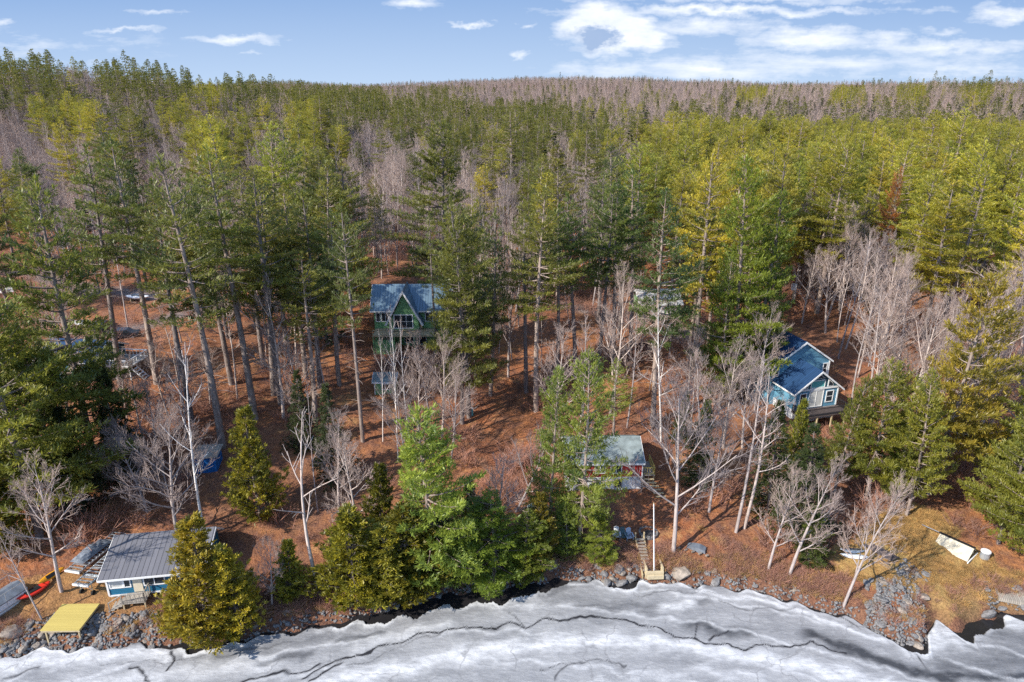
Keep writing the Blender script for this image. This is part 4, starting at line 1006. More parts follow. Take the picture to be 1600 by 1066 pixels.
# 16 waterfront furniture
def chair(u, v, rz, label, mat):
    e = at_px(u, v, 'garden_chair', rz); tag(e, label, 'chair', 'chairs facing the lake')
    m = MB(); m.prism([(-.30, .38), (.30, .28), (.30, .32), (-.30, .42)], 'x', -.28, .28); 
    m = MB(); m.prism([(-.35, .40), (.25, .28), (.25, .24), (-.35, .36)], 'x', -.28, .28); m.build('seat', M[mat], e)
    for k in range(5):
        m = MB(); x = -.26+.108*k; h = 1.0+.1*math.sin(math.pi*(k+.5)/5); m.prism([(.22, .26), (.50, h), (.53, h), (.26, .26)], 'x', x, x+.09); m.build('back_slat', M[mat], e)
    for s in (-1, 1):
        m = MB(); m.box(s*.36-.07, s*.36+.07, -.40, .38, .56, .59); m.build('armrest', M[mat], e)
        m = MB(); m.box(s*.33-.03, s*.33+.03, -.36, -.27, 0, .555); m.build('leg', M[mat], e)
        m = MB(); m.prism([(.5, 0), (.6, 0), (.2, .36), (.1, .36)], 'x', s*.31-.02, s*.31+.02); m.build('leg', M[mat], e)
M['chairblue'] = simple('pale_blue_plastic', (.45, .52, .62), .06, 5, .5); M['chairdark'] = simple('slate_plastic', (.06, .13, .15), .1, 5, .5)
chair(983, 843, R(8), 'pale blue-grey slatted armchair nearest the fire ring', 'chairblue')
chair(973, 842, R(4), 'dark slate armchair, middle one of the row by the fire ring', 'chairdark')
chair(963, 841, R(-4), 'pale grey armchair half under pine boughs, left end of the row', 'concrete')
e = at_px(1013, 833, 'fire_pit', 0); tag(e, 'round stone fire ring with black ashes behind the flagpole', 'fire pit'); e.scale = (.8, .8, .8); foot(e, [(0, 0, 1.8)])
m = MB(); m.bar((0, 0, -.3), (0, 0, .06), 1.0, .98, 20); m.build('ash_bed', M['ash'], e)
for k in range(18):
    a = k*math.pi/9; m = MB(); m.box(-.17, .17, -.13, .13, -.2, .22+.06*math.sin(k*3)); o = m.build('ring_stone', M['rock' if k % 3 else 'rock2'], e); o.location = (1.12*math.cos(a), 1.12*math.sin(a), 0); o.rotation_euler = (.1*math.sin(k), .1*math.cos(2*k), a+math.pi/2)
e = at_px(1022, 897, 'flagpole', 0); tag(e, 'bare thin white flagpole standing in a wooden frame at the shore', 'flagpole')
e.rotation_euler = (0, -.075, 0); fx, fy, fz = e.location; r_ = ray(1022, 787); ztop = 45+r_[2]*fy/r_[1]; hh = ztop-fz
m = MB(); m.bar((0, 0, -.2), (0, 0, hh), .065, .045, 8); m.build('pole', M['white'], e); m = MB(); m.bar((0, 0, hh), (0, 0, hh+.12), .07, .03, 8); m.build('finial', M['beam'], e)
fr = at_px(1022, 898, 'timber_planter', R(3), .35); tag(fr, 'open U-shaped timber frame around the flagpole foot', 'timber frame')
m = MB(); m.box(-.85, .85, -.35, -.15, -.12, .22); m.build('front_board', M['beamlight'], fr); m = MB(); m.box(-.8, .8, -.6, -.40, -.45, -.05); m.build('front_board', M['beamlight'], fr)
for s in (-1, 1): m = MB(); m.box(s*.80-.08, s*.80+.08, -.14, 1.7, -.7, .5); o = m.build('side_board', M['beamlight'], fr)
e = at_px(1011, 900, 'shore_stairs', R(2)); tag(e, 'grey wooden stairs leading from the bank down to the ice', 'stairs')
sx_, sy_, sz_ = e.location
ts = [max(.16*(k+1), hz(sx_, sy_+.38*k+.3)-sz_+.28) for k in range(10)]
for k in range(10):
    m = MB(); m.box(-.38, .38, .38*k, .38*k+.27, ts[k], ts[k]+.07); m.build('tread', M['rawwoody'], e)
for s in (-1, 1):
    m = MB(); m.prism([(-.1, -.3), (-.1, .25), (3.9, ts[-1]+.12), (3.9, ts[-1]-.45)], 'x', s*.44-.04, s*.44+.04); m.build('stringer', M['beam'], e)
    m = MB(); m.box(s*.44-.06, s*.44+.06, 3.91, 4.02, ts[-1]-.8, ts[-1]+.6); m.build('post', M['beam'], e)
e = at_px(737, 648, 'well_cap', 0); tag(e, 'small teal pump housing left of the driveway tracks', 'pump'); m = MB(); m.bar((0, 0, -.1), (0, 0, .9), .22, .2, 10); m.build('casing', M['teal'], e); m = MB(); m.bar((0, 0, .9), (0, 0, 1.0), .26, .18, 10); m.build('cap', M['white2'], e)
e = at_px(1236, 480, 'nest_box', 0); tag(e, 'pale box on a post uphill of the blue house', 'post box'); m = MB(); m.box(-.08, .08, -.08, .08, -.3, 3.2); m.build('post', M['beam'], e); m = MB(); m.box(-.35, .35, -.3, .3, 3.2, 4.3); m.build('box', M['concrete'], e)
e = at_px(1088, 858, 'covered_woodpile', R(-25)); tag(e, 'low heap under a dark tarp beside the large whitish maple', 'woodpile'); foot(e, [(0, 0, 1.6)])
m = MB(); m.prism([(-1.0, -.2), (1.0, -.2), (.9, .25), (.3, .45), (-.4, .38), (-.9, .2)], 'y', -.4, .4); m.build('tarp', M['greytarp'], e)
for k in range(5): m = MB(); m.bar((-1.7+.7*k, -.85, .12), (-1.5+.7*k, -.62, .12), .1, n=8); m.build('log', M['rock2'], e)
e = at_px(563, 938, 'shore_barrel', 0); tag(e, 'small white float lying in the brush at the foot of the golden cedars', 'float'); m = MB(); m.bar((-.3, 0, .3), (.3, 0, .3), .28, n=12); m.build('float_body', M['white2'], e)
for (u0, v0, u1, v1, lb) in [(520, 942, 660, 938, 0), (640, 918, 668, 908, 1), (1205, 905, 1215, 880, 2)]:
    a = G(u0, v0); b = G(u1, v1)
for (u, v, L_, rz, lb) in [(445, 958, 3.2, .1, 'fallen pale log in the brush right of the largest golden cedar'), (668, 916, 2.6, .5, 'fallen pale log on the rocks below the light green young pine'), (655, 560, 5.0, .02, 'long pale pole laid across the slope behind the green shed'), (190, 770, 3.5, .9, 'fallen grey log uphill of the dock sections')]:
    e = at_px(u, v, 'fallen_log', rz); tag(e, lb, 'log'); m = MB(); m.bar((-L_/2, 0, .14), (L_/2, 0, .2), .13, .08, 8); m.build('stem', M['barebark'], e)
    m = MB(); m.bar((0, 0, .16), (.5, .25, .5), .05, .02, 5); m.bar((L_*.25, 0, .16), (L_*.4, -.3, .45), .04, .015, 5); m.build('stub', M['barebark'], e)

e = at_px(1103, 172, 'farmhouse', R(20), 3); e.scale = (.4, .4, .4); tag(e, 'tiny white house far off above the bright pine stand', 'house')
m = MB(); m.box(-7, 7, -5, 5, -12, 7); m.build('wall', M['white'], e); gable_roof(e, 14, 10, 7, 4, M['paleshingle'], 'x', .6, x0=-7, y0=-5)
# ------------------------------------------------------------------ shore rocks
def rockmesh(seed, mat):
    import bmesh
    r = np.random.default_rng(seed); bm = bmesh.new(); bmesh.ops.create_icosphere(bm, subdivisions=2, radius=1)
    ax = [Vector(r.normal(0, 1, 3)).normalized() for _ in range(9)]; dd = r.uniform(.55, .85, 9)
    for v in bm.verts:
        for a, d in zip(ax, dd):
            k = v.co.dot(a)
            if k > d: v.co -= a*(k-d)*.92
        v.co += Vector(r.normal(0, .03, 3))
        v.co.z *= .72
    me = bpy.data.meshes.new('rock'); bm.to_mesh(me); bm.free(); me.materials.append(M[mat]); return me
RK = [rockmesh(200+i, 'rock' if i % 3 else 'rock2') for i in range(9)]
def rock(u, s, sz, label, grp):
    x = (u-800)/F*62.; y = float(shore(x))+s
    for _ in range(3):
        x = (u-800)/F*project(x, y, 0)[2]; y = float(shore(x))+s
    o = bpy.data.objects.new('shore_rock', random.choice(RK)); COL.objects.link(o)
    o.location = (x, y, max(hz(x, y), -.1)+sz*.06); o.scale = (sz*random.uniform(.8, 1.3), sz*random.uniform(.7, 1.1), sz*random.uniform(.6, 1.0)); o.rotation_euler = (random.gauss(0, .3), random.gauss(0, .3), random.uniform(0, 6.28))
    tag(o, label, 'rock', grp)
ZONES = [(-20, 255, -.3, 2.2, 105, .18, .5, 'grey rock in the rubble bank below the yellow platform and cottage'), (255, 600, -.2, .8, 24, .12, .3, 'small rock at the brushy shore below the golden cedars'), (600, 830, -.2, 1.8, 60, .15, .42, 'grey rock on the stony bank beside the dark open water'),
 (830, 1120, -.3, 1.2, 42, .25, .75, 'boulder along the shore near the wooden stairs'), (1120, 1330, -.2, .6, 18, .12, .3, 'small rock under the leaning shore trees'), (1345, 1445, -.6, 5.5, 40, .2, .6, 'rock of the stony point on the right'), (1540, 1630, .1, 2.2, 11, .3, .75, 'rock at the right end of the shore')]
for a, b, s0, s1, n, z0, z1, lb in ZONES:
    for k in range(n):
        uu_ = random.uniform(a, b)
        if 995 < uu_ < 1038: continue
        rock(uu_, random.uniform(s0, s1), random.uniform(z0, z1)*random.uniform(.8, 1.1), lb, 'shore rocks: '+lb.split(' ', 2)[2])
for u, s, sz, lb in [(22, 1.6, 1.0, 'largest rounded boulder at the left shore, left of the yellow platform'), (925, 3.2, .7, 'flat pale boulder on the needle-covered bank left of the stairs'), (985, .1, .8, 'big flat boulder left of the foot of the wooden stairs'), (1060, .5, 1.2, 'big mossy boulder right of the wooden stairs')]:
    rock(u, s, sz, lb, None)
def rubble():
    V = []; Fs = []; off = 0; r = np.random.default_rng(3)
    base = np.array([v.co[:] for v in rockmesh(300, 'rock').vertices]); import bmesh
    bm = bmesh.new(); bmesh.ops.create_icosphere(bm, subdivisions=1, radius=1); bv = np.array([v.co[:] for v in bm.verts]); bf = np.array([[v.index for v in f.verts] for f in bm.faces]); bm.free()
    for a, b, s0, s1, n, z0, z1, lb in ZONES:
        for k in range(n*(26 if a == 1345 else 10)):
            u = r.uniform(a, b); x = (u-800)/F*61.; s = r.uniform(s0, s1+.3); y = float(shore(x))+s
            x = (u-800)/F*project(x, y, 0)[2]; y = float(shore(x))+s; sz = r.uniform(.07, .2)
            q = Matrix.Rotation(r.uniform(0, 6), 3, Vector(r.normal(0, 1, 3)))
            v = (bv*(1+r.normal(0, .15, (len(bv), 1)))*np.array([1.2, .8, .6])*sz)@np.array(q)+np.array([x, y, max(hz(x, y), -.1)+sz*.2])
            V.append(v); Fs.append(bf+off); off += len(v)
    me = npmesh('shore_rubble', np.concatenate(V), [np.concatenate(Fs)], [M['rock']]); o = link('shore_rubble', me); tag(o, 'loose grey stones filling the banks between the larger rocks', 'stones', kind='stuff')
rubble()
# ------------------------------------------------------------------ forest fill
GRID = [ # each char 50 px wide; rows by crown-centre pixel
 (0,   135, "GGMGGGMGGGMRRRRRRRRRRRRRRRRRMGGG"),
 (135, 160, "GGMGGGYGGGGGMGMRRMRRMRMYMRYMYMYM"),
 (160, 195, "BYYBMYBMMYGGGGGGGGMMRMDDDDDDDDDD"),
 (195, 250, "BBBMBBYMBYMBMMGMGMGMYYYYYYYYYYYY"),
 (250, 300, "MBMGMBGMMBGMBMBMGMBMYYYYYYYYYYYY"),
 (300, 350, "GBMGGGGMGMGMMBBMGBMGMYYYYYYYYYYY"),
 (350, 400, "GMGGGGGGGMGBBBGBMGGMGGGYYMBMYYYY"),
 (400, 450, "GGGMMGGGGGGMMGGMGGGGGGGYYBBMYYYY"),
 (450, 520, "GGGMMGGGGGGMMGGMGGGGMMYMBBBBMBYB"),
 (520, 600, "GMGMMMMMMMMMBMMMMMMMMBMM..BBBBMB"),
 (600, 900, "................................")]
def celltype(u, v):
    for a, b, s in GRID:
        if a <= v < b: return s[int(min(31, max(0, u//50)))]
    return '.'
KEEP = [(572,440,668,545,1.),(1198,505,1306,668,1.),(1000,455,1062,495,1.),(578,578,624,622,1.),(735,600,845,700,.9),(150,400,235,520,.8),(0,372,50,480,.8),(122,525,175,565,.8),(300,640,420,760,1.)]
def blocked(x, y, z, H, cb):
    ub, vb, d = project(x, y, z); ut, vt, _ = project(x, y, z+H*.85); uc, vc, _ = project(x, y, z+H*(cb+.25))
    w = 3.3*F/d
    for a, b, c, e, p in KEEP:
        if a-w*.8 < uc < c+w*.8 and vt < e and project(x, y, z+H*cb)[1] > b:
            if random.random() < p: return True
        if a < ub < c and b < vb < e+30 and p > .85: return True
    return False
FOOT = [(x, y, r) for x, y, r in PLACED]+[(x, y, r) for x, y, r in FOOTPRINTS]
LAWNC = LAWN
cands = {'pine': [], 'bare': [], 'spruce': []}
def scatter(step, y0, y1, jit=.42):
    out = []; y = y0
    while y < y1:
        st = step*(1+max(0, y-300)/700.) if y < 1500 else step*(2.8+max(0, y-1500)/900.)
        half = y*.85+12; x = -half
        while x < half:
            out.append((x+random.uniform(-jit, jit)*st, y+random.uniform(-jit, jit)*st)); x += st
        y += st
    return out
for x, y in scatter(7.2, 68, 3600):
    z = hz(x, y)
    if y-shore(x) < 14: continue
    far = y > 900
    H = random.gauss(24 if y < 130 else 20.5, 3.6) if y < 500 else random.gauss(17, 3.5)
    H = min(31, max(10, H))
    u, v, d = project(x, y, z+H*.8)
    if u < -110 or u > 1710 or v < 40: continue
    vb = project(x, y, z)[1]
    c = celltype(u, v)
    if v > 520 and vb > 640: continue
    near = d < 170
    if near:
        if u > 1290 and vb > 545: continue
        if c != 'Y' and random.random() < (.30 if u < 620 else .12): continue
        if any((x-a)**2+(y-b)**2 < (rr+2.2)**2 for a, b, rr in FOOT): continue
        if inpoly(LAWN, np.array(x), np.array(y)): continue
    pr = {'G': .80, 'Y': 1., 'M': .36, 'D': .18, 'B': .04, 'R': .13, '.': .0}[c]
    ps = {'D': .35, 'R': .10, 'M': .08}.get(c, 0)
    q = random.random()
    if q < pr:
        if near and blocked(x, y, z, H, .4): continue
        yel = c == 'Y' or (c in 'MB' and random.random() < .35)
        if d > 650 and random.random() < .4: H *= .8
        cands['pine'].append((d, x, y, z, H, yel, c, u))
    elif q < pr+ps: cands['spruce'].append((d, x, y, z, random.uniform(12, 22), False, c, u))
for x, y in scatter(4.3, 72, 3400):
    z = hz(x, y)
    if y-shore(x) < 16: continue
    H = random.uniform(10, 19)
    u, v, d = project(x, y, z+H*.6)
    if u < -60 or u > 1660 or v < 40: continue
    c = celltype(u, v); vb = project(x, y, z)[1]
    if vb > 690: continue
    near = d < 170
    pr = {'G': .28, 'Y': .05, 'M': .8, 'D': .7, 'B': 1., 'R': 1., '.': .12}[c]
    if d > 800: pr *= .8
    if random.random() > pr: continue
    if near:
        if any((x-a)**2+(y-b)**2 < (rr+.6)**2 for a, b, rr in FOOT): continue
        if inpoly(LAWN, np.array(x), np.array(y)): continue
        if blocked(x, y, z, H, .3): continue
    cands['bare'].append((d, x, y, z, H, False, c, u))
def zone(u): return 'left' if u < 520 else ('middle' if u < 1050 else 'right')
ZN = {'left': 'in the forest on the left side of the picture', 'middle': 'in the forest in the middle of the picture', 'right': 'in the forest on the right side of the picture'}
n_hand_pine = sum(cnt.get(k, 0) for k in ('tall', 'full', 'young', 'stand', 'broad')); n_hand_bare = sum(cnt.get(k, 0) for k in ('bare', 'thin', 'maple'))
for k in cands: cands[k].sort()
NP = 300-n_hand_pine; NBR = 300-n_hand_bare
for (d, x, y, z, H, yel, c, u) in cands['pine'][:NP]:
    kd = 'stand' if yel else random.choice(['tall', 'tall', 'tall', 'full'])
    lab = ('tall yellow-green white pine standing ' if yel else 'tall dark green white pine standing ')+ZN[zone(u)]
    place(kd, x, y, H, lab, ('yellow-green' if yel else 'dark green')+' pines '+ZN[zone(u)], z=z, wide=random.uniform(.95, 1.25))
for (d, x, y, z, H, yel, c, u) in cands['bare'][:NBR]:
    place(random.choice(['thin', 'thin', 'bare']), x, y, H, 'leafless pinkish-grey tree standing '+ZN[zone(u)], 'leafless trees '+ZN[zone(u)], z=z, wide=random.uniform(.8, 1.1))

# the rest of each kind: one object, copies scattered by geometry nodes
def joined(name, keys, col):
    out = []
    for k in keys:
        tm, cm = PR[k]
        vt = np.empty(len(tm.vertices)*3, np.float32); tm.vertices.foreach_get('co', vt)
        vc = np.empty(len(cm.vertices)*3, np.float32); cm.vertices.foreach_get('co', vc)
        ft = np.empty(len(tm.loops), np.int32); tm.loops.foreach_get('vertex_index', ft)
        fc = np.empty(len(cm.loops), np.int32); cm.loops.foreach_get('vertex_index', fc)
        tint = np.zeros(len(tm.vertices)+len(cm.vertices), np.float32)
        if 'tint' in cm.attributes:
            t2 = np.empty(len(cm.vertices), np.float32); cm.attributes['tint'].data.foreach_get('value', t2); tint[len(tm.vertices):] = t2
        V = np.concatenate([vt.reshape(-1, 3), vc.reshape(-1, 3)])
        Fq = np.concatenate([ft.reshape(-1, 4), fc.reshape(-1, 4)+len(tm.vertices)])
        mi = np.concatenate([np.zeros(len(tm.polygons)), np.ones(len(cm.polygons))])
        me = npmesh(name, V, [Fq], [tm.materials[0], cm.materials[0]], tint=tint, matidx=mi)
        o = bpy.data.objects.new(name+'_source', me); out.append(o)
    return out
def mass(name, items, sources, label, cat, col=(1, 1, 1), kind='stuff', origin=(0, 0, 0)):
    """one mesh object whose vertices carry copies of the source meshes"""
    if not items: return
    P = np.array([(i[1], i[2], i[3]-.25) for i in items], np.float32)
    me = bpy.data.meshes.new(name); me.vertices.add(len(P)); me.vertices.foreach_set('co', P.ravel())
    a = me.attributes.new('sz', 'FLOAT_VECTOR', 'POINT')
    a.data.foreach_set('vector', np.array([(i[4]*random.uniform(.95, 1.3), 0, i[4]) for i in items], np.float32)[:, [0, 0, 2]].ravel())
    b = me.attributes.new('rz', 'FLOAT_VECTOR', 'POINT')
    b.data.foreach_set('vector', np.array([(random.gauss(0, .02), random.gauss(0, .02), random.uniform(0, 6.28)) for i in items], np.float32).ravel())
    c = me.attributes.new('which', 'INT', 'POINT'); c.data.foreach_set('value', np.array([random.randrange(len(sources)) for i in items], np.int32))
    o = bpy.data.objects.new(name, me); COL.objects.link(o); o.color = (*col, 1)
    ng = bpy.data.node_groups.new(name, 'GeometryNodeTree')
    ng.interface.new_socket('Geometry', in_out='INPUT', socket_type='NodeSocketGeometry'); ng.interface.new_socket('Geometry', in_out='OUTPUT', socket_type='NodeSocketGeometry')
    gi = ng.nodes.new('NodeGroupInput'); go = ng.nodes.new('NodeGroupOutput')
    g2i = ng.nodes.new('GeometryNodeGeometryToInstance')
    for s in reversed(sources):
        oi = ng.nodes.new('GeometryNodeObjectInfo'); oi.inputs['Object'].default_value = s
        ng.links.new(oi.outputs['Geometry'], g2i.inputs[0])
    ip = ng.nodes.new('GeometryNodeInstanceOnPoints'); ip.inputs['Pick Instance'].default_value = True
    def attr(n, t):
        q = ng.nodes.new('GeometryNodeInputNamedAttribute'); q.data_type = t; q.inputs['Name'].default_value = n; return q.outputs['Attribute']
    m2p = ng.nodes.new('GeometryNodeMeshToPoints')
    ng.links.new(gi.outputs[0], m2p.inputs['Mesh']); ng.links.new(m2p.outputs[0], ip.inputs['Points']); ng.links.new(g2i.outputs[0], ip.inputs['Instance'])
    ng.links.new(attr('which', 'INT'), ip.inputs['Instance Index']); ng.links.new(attr('rz', 'FLOAT_VECTOR'), ip.inputs['Rotation']); ng.links.new(attr('sz', 'FLOAT_VECTOR'), ip.inputs['Scale'])
    ng.links.new(ip.outputs[0], go.inputs[0])
    md = o.modifiers.new('copies', 'NODES'); md.node_group = ng
    tag(o, label, cat, kind=kind)
    return o
def norm(items, k): return [(i[0], i[1], i[2], i[3], i[4]/HREF[k]) for i in items]
rest = cands['pine'][NP:]
SP_NEAR = joined('mid_pine', [('tall', i) for i in range(4)]+[('full', 0), ('full', 1)], None); SY_NEAR = joined('mid_bright_pine', [('stand', i) for i in range(4)], None)
SP_FAR = joined('far_pine', [('farpine', i) for i in range(4)], None)
SB = joined('mid_bare', [('thin', i) for i in range(4)]+[('bare', 0), ('bare', 1)], None); SBF = joined('far_bare', [('farbare', i) for i in range(4)], None)
SS = joined('far_spruce', [('farspruce', i) for i in range(2)], None)
nearlim = 330
def pk(sel, k): return norm([i for i in rest if sel(i)], k)
# one object per stand colour; near and far copies share a picked list of sources
def mass2(name, items, near_src, far_src, hn, hf, label, cat, col):
    its = []; which = []
    for i in items:
        nr = i[0] < nearlim; k = HREF[hn] if nr else HREF[hf]
        its.append((i[0], i[1], i[2], i[3], i[4]/k)); which.append(random.randrange(len(near_src)) if nr else len(near_src)+random.randrange(len(far_src)))
    o = mass(name, its, near_src+far_src, label, cat, col)
    if o: o.data.attributes['which'].data.foreach_set('value', np.array(which, np.int32))
mass2('distant_pine_forest', [i for i in rest if not i[5]], SP_NEAR, SP_FAR, 'tall', 'farpine', 'dark green pine forest running back over the hills', 'forest', (.25,.262,.07))
mass2('bright_pine_forest', [i for i in rest if i[5]], SY_NEAR, SP_FAR, 'stand', 'farpine', 'sunlit yellow-green pine stand on the right and beyond', 'forest', (.45,.435,.08))
mass2('distant_bare_forest', cands['bare'][NBR:], SB, SBF, 'thin', 'farbare', 'pinkish leafless forest between the pines and over the far ridge', 'forest', (1, 1, 1))
mass('distant_spruce_forest', norm(cands['spruce'], 'farspruce'), SS, 'scattered dark spruces on the far ridge and in the shaded belt', 'forest', (.085,.11,.05))
print('CANDS', {k: len(v) for k, v in cands.items()}, 'hand', n_hand_pine, n_hand_bare)

# ------------------------------------------------------------------ brush and dry grass
def make_brush(seed, h=1.3, n=26, m='brush', rad=.012, sp=.5):
    r = np.random.default_rng(seed); t = Tubes(3)
    for k in range(n):
        p = np.array([r.normal(0, .25), r.normal(0, .25), 0]); d = np.array([r.normal(0, sp), r.normal(0, sp), 1.]); d /= np.linalg.norm(d); L = h*r.uniform(.5, 1.1)
        q = np.linspace(0, 1, 4)[:, None]; c = p+q*L*d+q**2*np.array([r.normal(0, .2), r.normal(0, .2), -.05])*L
        t.add(c, [rad, rad*.8, rad*.6, rad*.3])
        for j in range(3):
            b = c[1+j % 2]; e = d+r.normal(0, .5, 3); e /= np.linalg.norm(e); t.add([b, b+e*L*.35, b+e*L*.5], [rad*.6, rad*.4, rad*.25])
    me = t.mesh('brush', M[m]); return bpy.data.objects.new('brush_source', me)
def brush_points(n, fn):
    out = []
    for _ in range(n):
        p = fn()
        if p is None: continue
        x, y, s = p
        if any((x-a)**2+(y-b)**2 < (rr+.3)**2 for a, b, rr in FOOTPRINTS): continue
        out.append((0, x, y, hz(x, y)+.2, s))
    return out
def rndfield():
    u = random.uniform(-60, 1660); y = random.uniform(55, 170); x = (u-800)/F*y*1.13
    if y-shore(x) < 4 or inpoly(LAWN, np.array(x), np.array(y)) or inpoly(YARD, np.array(x), np.array(y)): return None
    uu, vv, _ = project(x, y, hz(x, y))
    if 740 < uu < 840 and 590 < vv < 720: return None
    if 850 < uu < 1050 and 760 < vv < 900: return None
    if math.sin(x*.13+1)*math.sin(y*.11)+random.gauss(0, .5) < .05: return None
    return x, y, random.choice([.5, .7, 1.0, 1.6, 2.4])*random.uniform(.7, 1.2)
mass('undergrowth_brush', brush_points(5200, rndfield), [make_brush(i, 1.3, 22) for i in range(4)], 'low reddish-brown twiggy brush on the forest floor', 'brush')
def rndshore():
    u = random.uniform(-60, 1660); x = (u-800)/F*62; s = abs(random.gauss(0, 1.6))+.9
    uu = project(x, float(shore(x))+s, 1)[0]
    if (30 < uu < 250 or uu > 1330) and random.random() < .85: return None
    return x, float(shore(x))+s, random.uniform(.45, 1.0)
mass('shore_brush', brush_points(2600, rndshore), [make_brush(20+i, 1.0, 24, 'brush', .011, .4) for i in range(3)], 'reddish twigs and dead stalks along the frozen bank', 'brush')
def rndlawn():
    for _ in range(20):
        x = random.uniform(25, 58); y = random.uniform(52, 75)
        if inpoly(LAWN, np.array(x), np.array(y)): return x, y, random.uniform(.15, .4)
    return None
def rndtuft():
    if random.random() < .6: return rndlawn()
    p = rndshore()
    return (p[0], p[1], random.uniform(.4, .8)) if p else None
mass('dry_grass', brush_points(4200, rndtuft), [make_brush(30+i, .9, 40, 'drygrass', .012, .5) for i in range(3)], 'tufts of dry tan grass on the lawn and bank', 'grass')
# ------------------------------------------------------------------ light and sky
SUN_EL = R(36); SD = Vector((.83*math.cos(SUN_EL), .56*math.cos(SUN_EL), -math.sin(SUN_EL)))
sun = bpy.data.objects.new('sun', bpy.data.lights.new('sun', 'SUN')); COL.objects.link(sun)
sun.data.energy = 3.7; sun.data.angle = R(.6); sun.data.color = (1, .93, .82)
sun.rotation_euler = SD.to_track_quat('-Z', 'Y').to_euler()
w = bpy.data.worlds.new('World'); SC.world = w; w.use_nodes = True; nt = w.node_tree; nt.nodes.clear()
sky = N(nt, 'ShaderNodeTexSky', sky_type='NISHITA'); sky.sun_disc = False; sky.sun_elevation = SUN_EL
sky.sun_rotation = math.atan2(-.83, -.56); sky.air_density = 1.0; sky.dust_density = .3; sky.ozone_density = 2.0; sky.altitude = 200
tc = N(nt, 'ShaderNodeTexCoord'); sep = N(nt, 'ShaderNodeSeparateXYZ'); nt.links.new(tc.outputs['Generated'], sep.inputs[0])
ysafe = math_(nt, 'MAXIMUM', sep.outputs[1], .05)
a_ = math_(nt, 'DIVIDE', sep.outputs[0], ysafe); e_ = math_(nt, 'DIVIDE', sep.outputs[2], ysafe)
cmb = N(nt, 'ShaderNodeCombineXYZ'); nt.links.new(a_, cmb.inputs[0]); nt.links.new(e_, cmb.inputs[1])
nz1 = noise(nt, 9, 8, .62, vec=cmb.outputs[0], sc=(1, 6, 1)); nz2 = noise(nt, 26, 7, .65, vec=cmb.outputs[0], sc=(1, 2.2, 1))
w1 = noise(nt, 14, 4, .6, vec=cmb.outputs[0], sc=(1, 2, 1)); w2 = noise(nt, 17, 4, .6, vec=cmb.outputs[0], sc=(1.3, 2, 1))
A0, E0 = a_, e_
a_ = math_(nt, 'ADD', a_, math_(nt, 'MULTIPLY', math_(nt, 'SUBTRACT', w1, .5), .10)); e_ = math_(nt, 'ADD', e_, math_(nt, 'MULTIPLY', math_(nt, 'SUBTRACT', w2, .5), .030))
CL = [  # u, v, ru, rv, weight
 (945,47,72,32,1.9),(985,62,75,16,1.2),(1140,17,300,8,.9),(1100,44,120,16,.8),(1265,62,120,17,.95),(1370,62,60,13,.7),(1290,97,330,24,.62),(1120,110,150,22,.8),(1500,72,170,12,.8),(1480,52,40,8,.7),
 (375,61,75,8,.85),(190,47,60,5,.7),(60,72,190,26,.42),(735,37,40,5,.8),(812,85,20,8,.8),(1580,22,60,14,.85),(645,5,50,9,.8),(955,108,110,16,.75),(245,16,50,6,.6),(1500,110,140,14,.6),(1150,-5,250,10,.9),(5,35,25,6,.6),(820,40,20,4,.7),(390,82,40,4,.5)]
fld = None
for (u, v, ru, rv, wt) in CL:
    r_ = ray(u, v); ac, ec = r_[0]/r_[1], r_[2]/r_[1]
    dx = math_(nt, 'DIVIDE', math_(nt, 'SUBTRACT', a_, ac), ru/F*1.08); dy = math_(nt, 'DIVIDE', math_(nt, 'SUBTRACT', e_, ec), rv/F*1.1)
    q = math_(nt, 'SUBTRACT', 1.2, math_(nt, 'SQRT', math_(nt, 'ADD', math_(nt, 'MULTIPLY', dx, dx), math_(nt, 'MULTIPLY', dy, dy))))
    q = math_(nt, 'MULTIPLY', math_(nt, 'MAXIMUM', q, 0.0), wt)
    fld = q if fld is None else math_(nt, 'MAXIMUM', fld, q)
den = math_(nt, 'ADD', fld, math_(nt, 'MULTIPLY', math_(nt, 'SUBTRACT', math_(nt, 'ADD', math_(nt, 'MULTIPLY', nz1, .6), math_(nt, 'MULTIPLY', nz2, .4)), .5), 2.6))
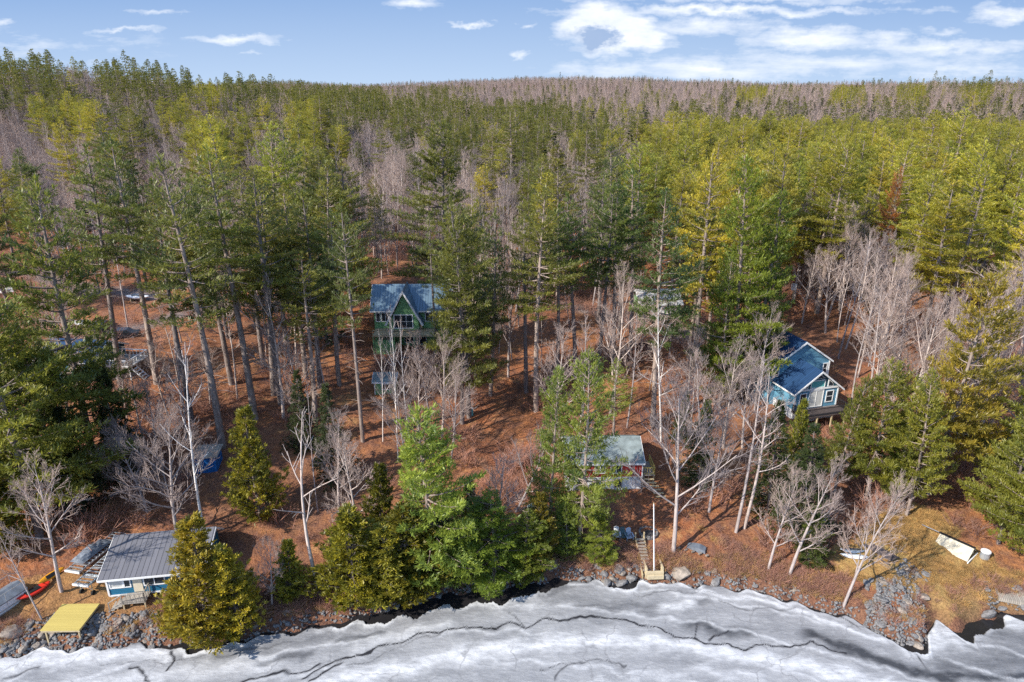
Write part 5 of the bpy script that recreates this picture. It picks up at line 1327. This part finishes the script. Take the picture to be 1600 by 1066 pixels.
band = ramp(nt, fld, [(0., 0.), (.22, 1.)])
cov = math_(nt, 'MULTIPLY', ramp(nt, den, [(.24, 0.), (.7, .5), (1.2, .85)]), band)
# blue-grey shaded core inside the cumulus
r_ = ray(926, 62); ac, ec = r_[0]/r_[1], r_[2]/r_[1]
dx = math_(nt, 'DIVIDE', math_(nt, 'SUBTRACT', a_, ac), 50/F); dy = math_(nt, 'DIVIDE', math_(nt, 'SUBTRACT', e_, ec), 17/F)
core = math_(nt, 'SUBTRACT', 1.2, math_(nt, 'SQRT', math_(nt, 'ADD', math_(nt, 'MULTIPLY', dx, dx), math_(nt, 'MULTIPLY', dy, dy))))
core = ramp(nt, math_(nt, 'ADD', core, math_(nt, 'MULTIPLY', math_(nt, 'SUBTRACT', nz2, .5), 1.6)), [(.15, 0.), (.6, .85)])
low = ramp(nt, nz2, [(.45, 0.), (.65, .5)])
ccol = mixc(nt, low, (3.7, 3.8, 3.95), (2.7, 3.0, 3.5)); ccol = mixc(nt, core, ccol, (.95, 1.45, 2.4))
# clear air: Nishita, cooled near the horizon where the photograph shows plain light blue
eln = ramp(nt, E0, [(0., 0.), (.13, 1.)])
clear = mixc(nt, eln, (1.8, 2.35, 3.15), (.92, 1.5, 2.6))
up = ramp(nt, sep.outputs[2], [(.12, 0.), (.45, 1.)])
base = mixc(nt, up, clear, sky.outputs[0])
colr = mixc(nt, cov, base, ccol)
bg = N(nt, 'ShaderNodeBackground'); bg.inputs[1].default_value = .15; nt.links.new(colr, bg.inputs[0])
o = N(nt, 'ShaderNodeOutputWorld'); nt.links.new(bg.outputs[0], o.inputs[0])
SC.view_settings.view_transform = 'Standard'; SC.view_settings.look = 'None'; SC.view_settings.exposure = 1.0
SC.view_settings.gamma = 1
SC.render.engine = 'CYCLES'
SC.cycles.max_bounces = 4; SC.cycles.diffuse_bounces = 2; SC.cycles.glossy_bounces = 2; SC.cycles.transmission_bounces = 3; SC.cycles.transparent_max_bounces = 4
SC.cycles.use_denoising = False
SC.render.film_transparent = False
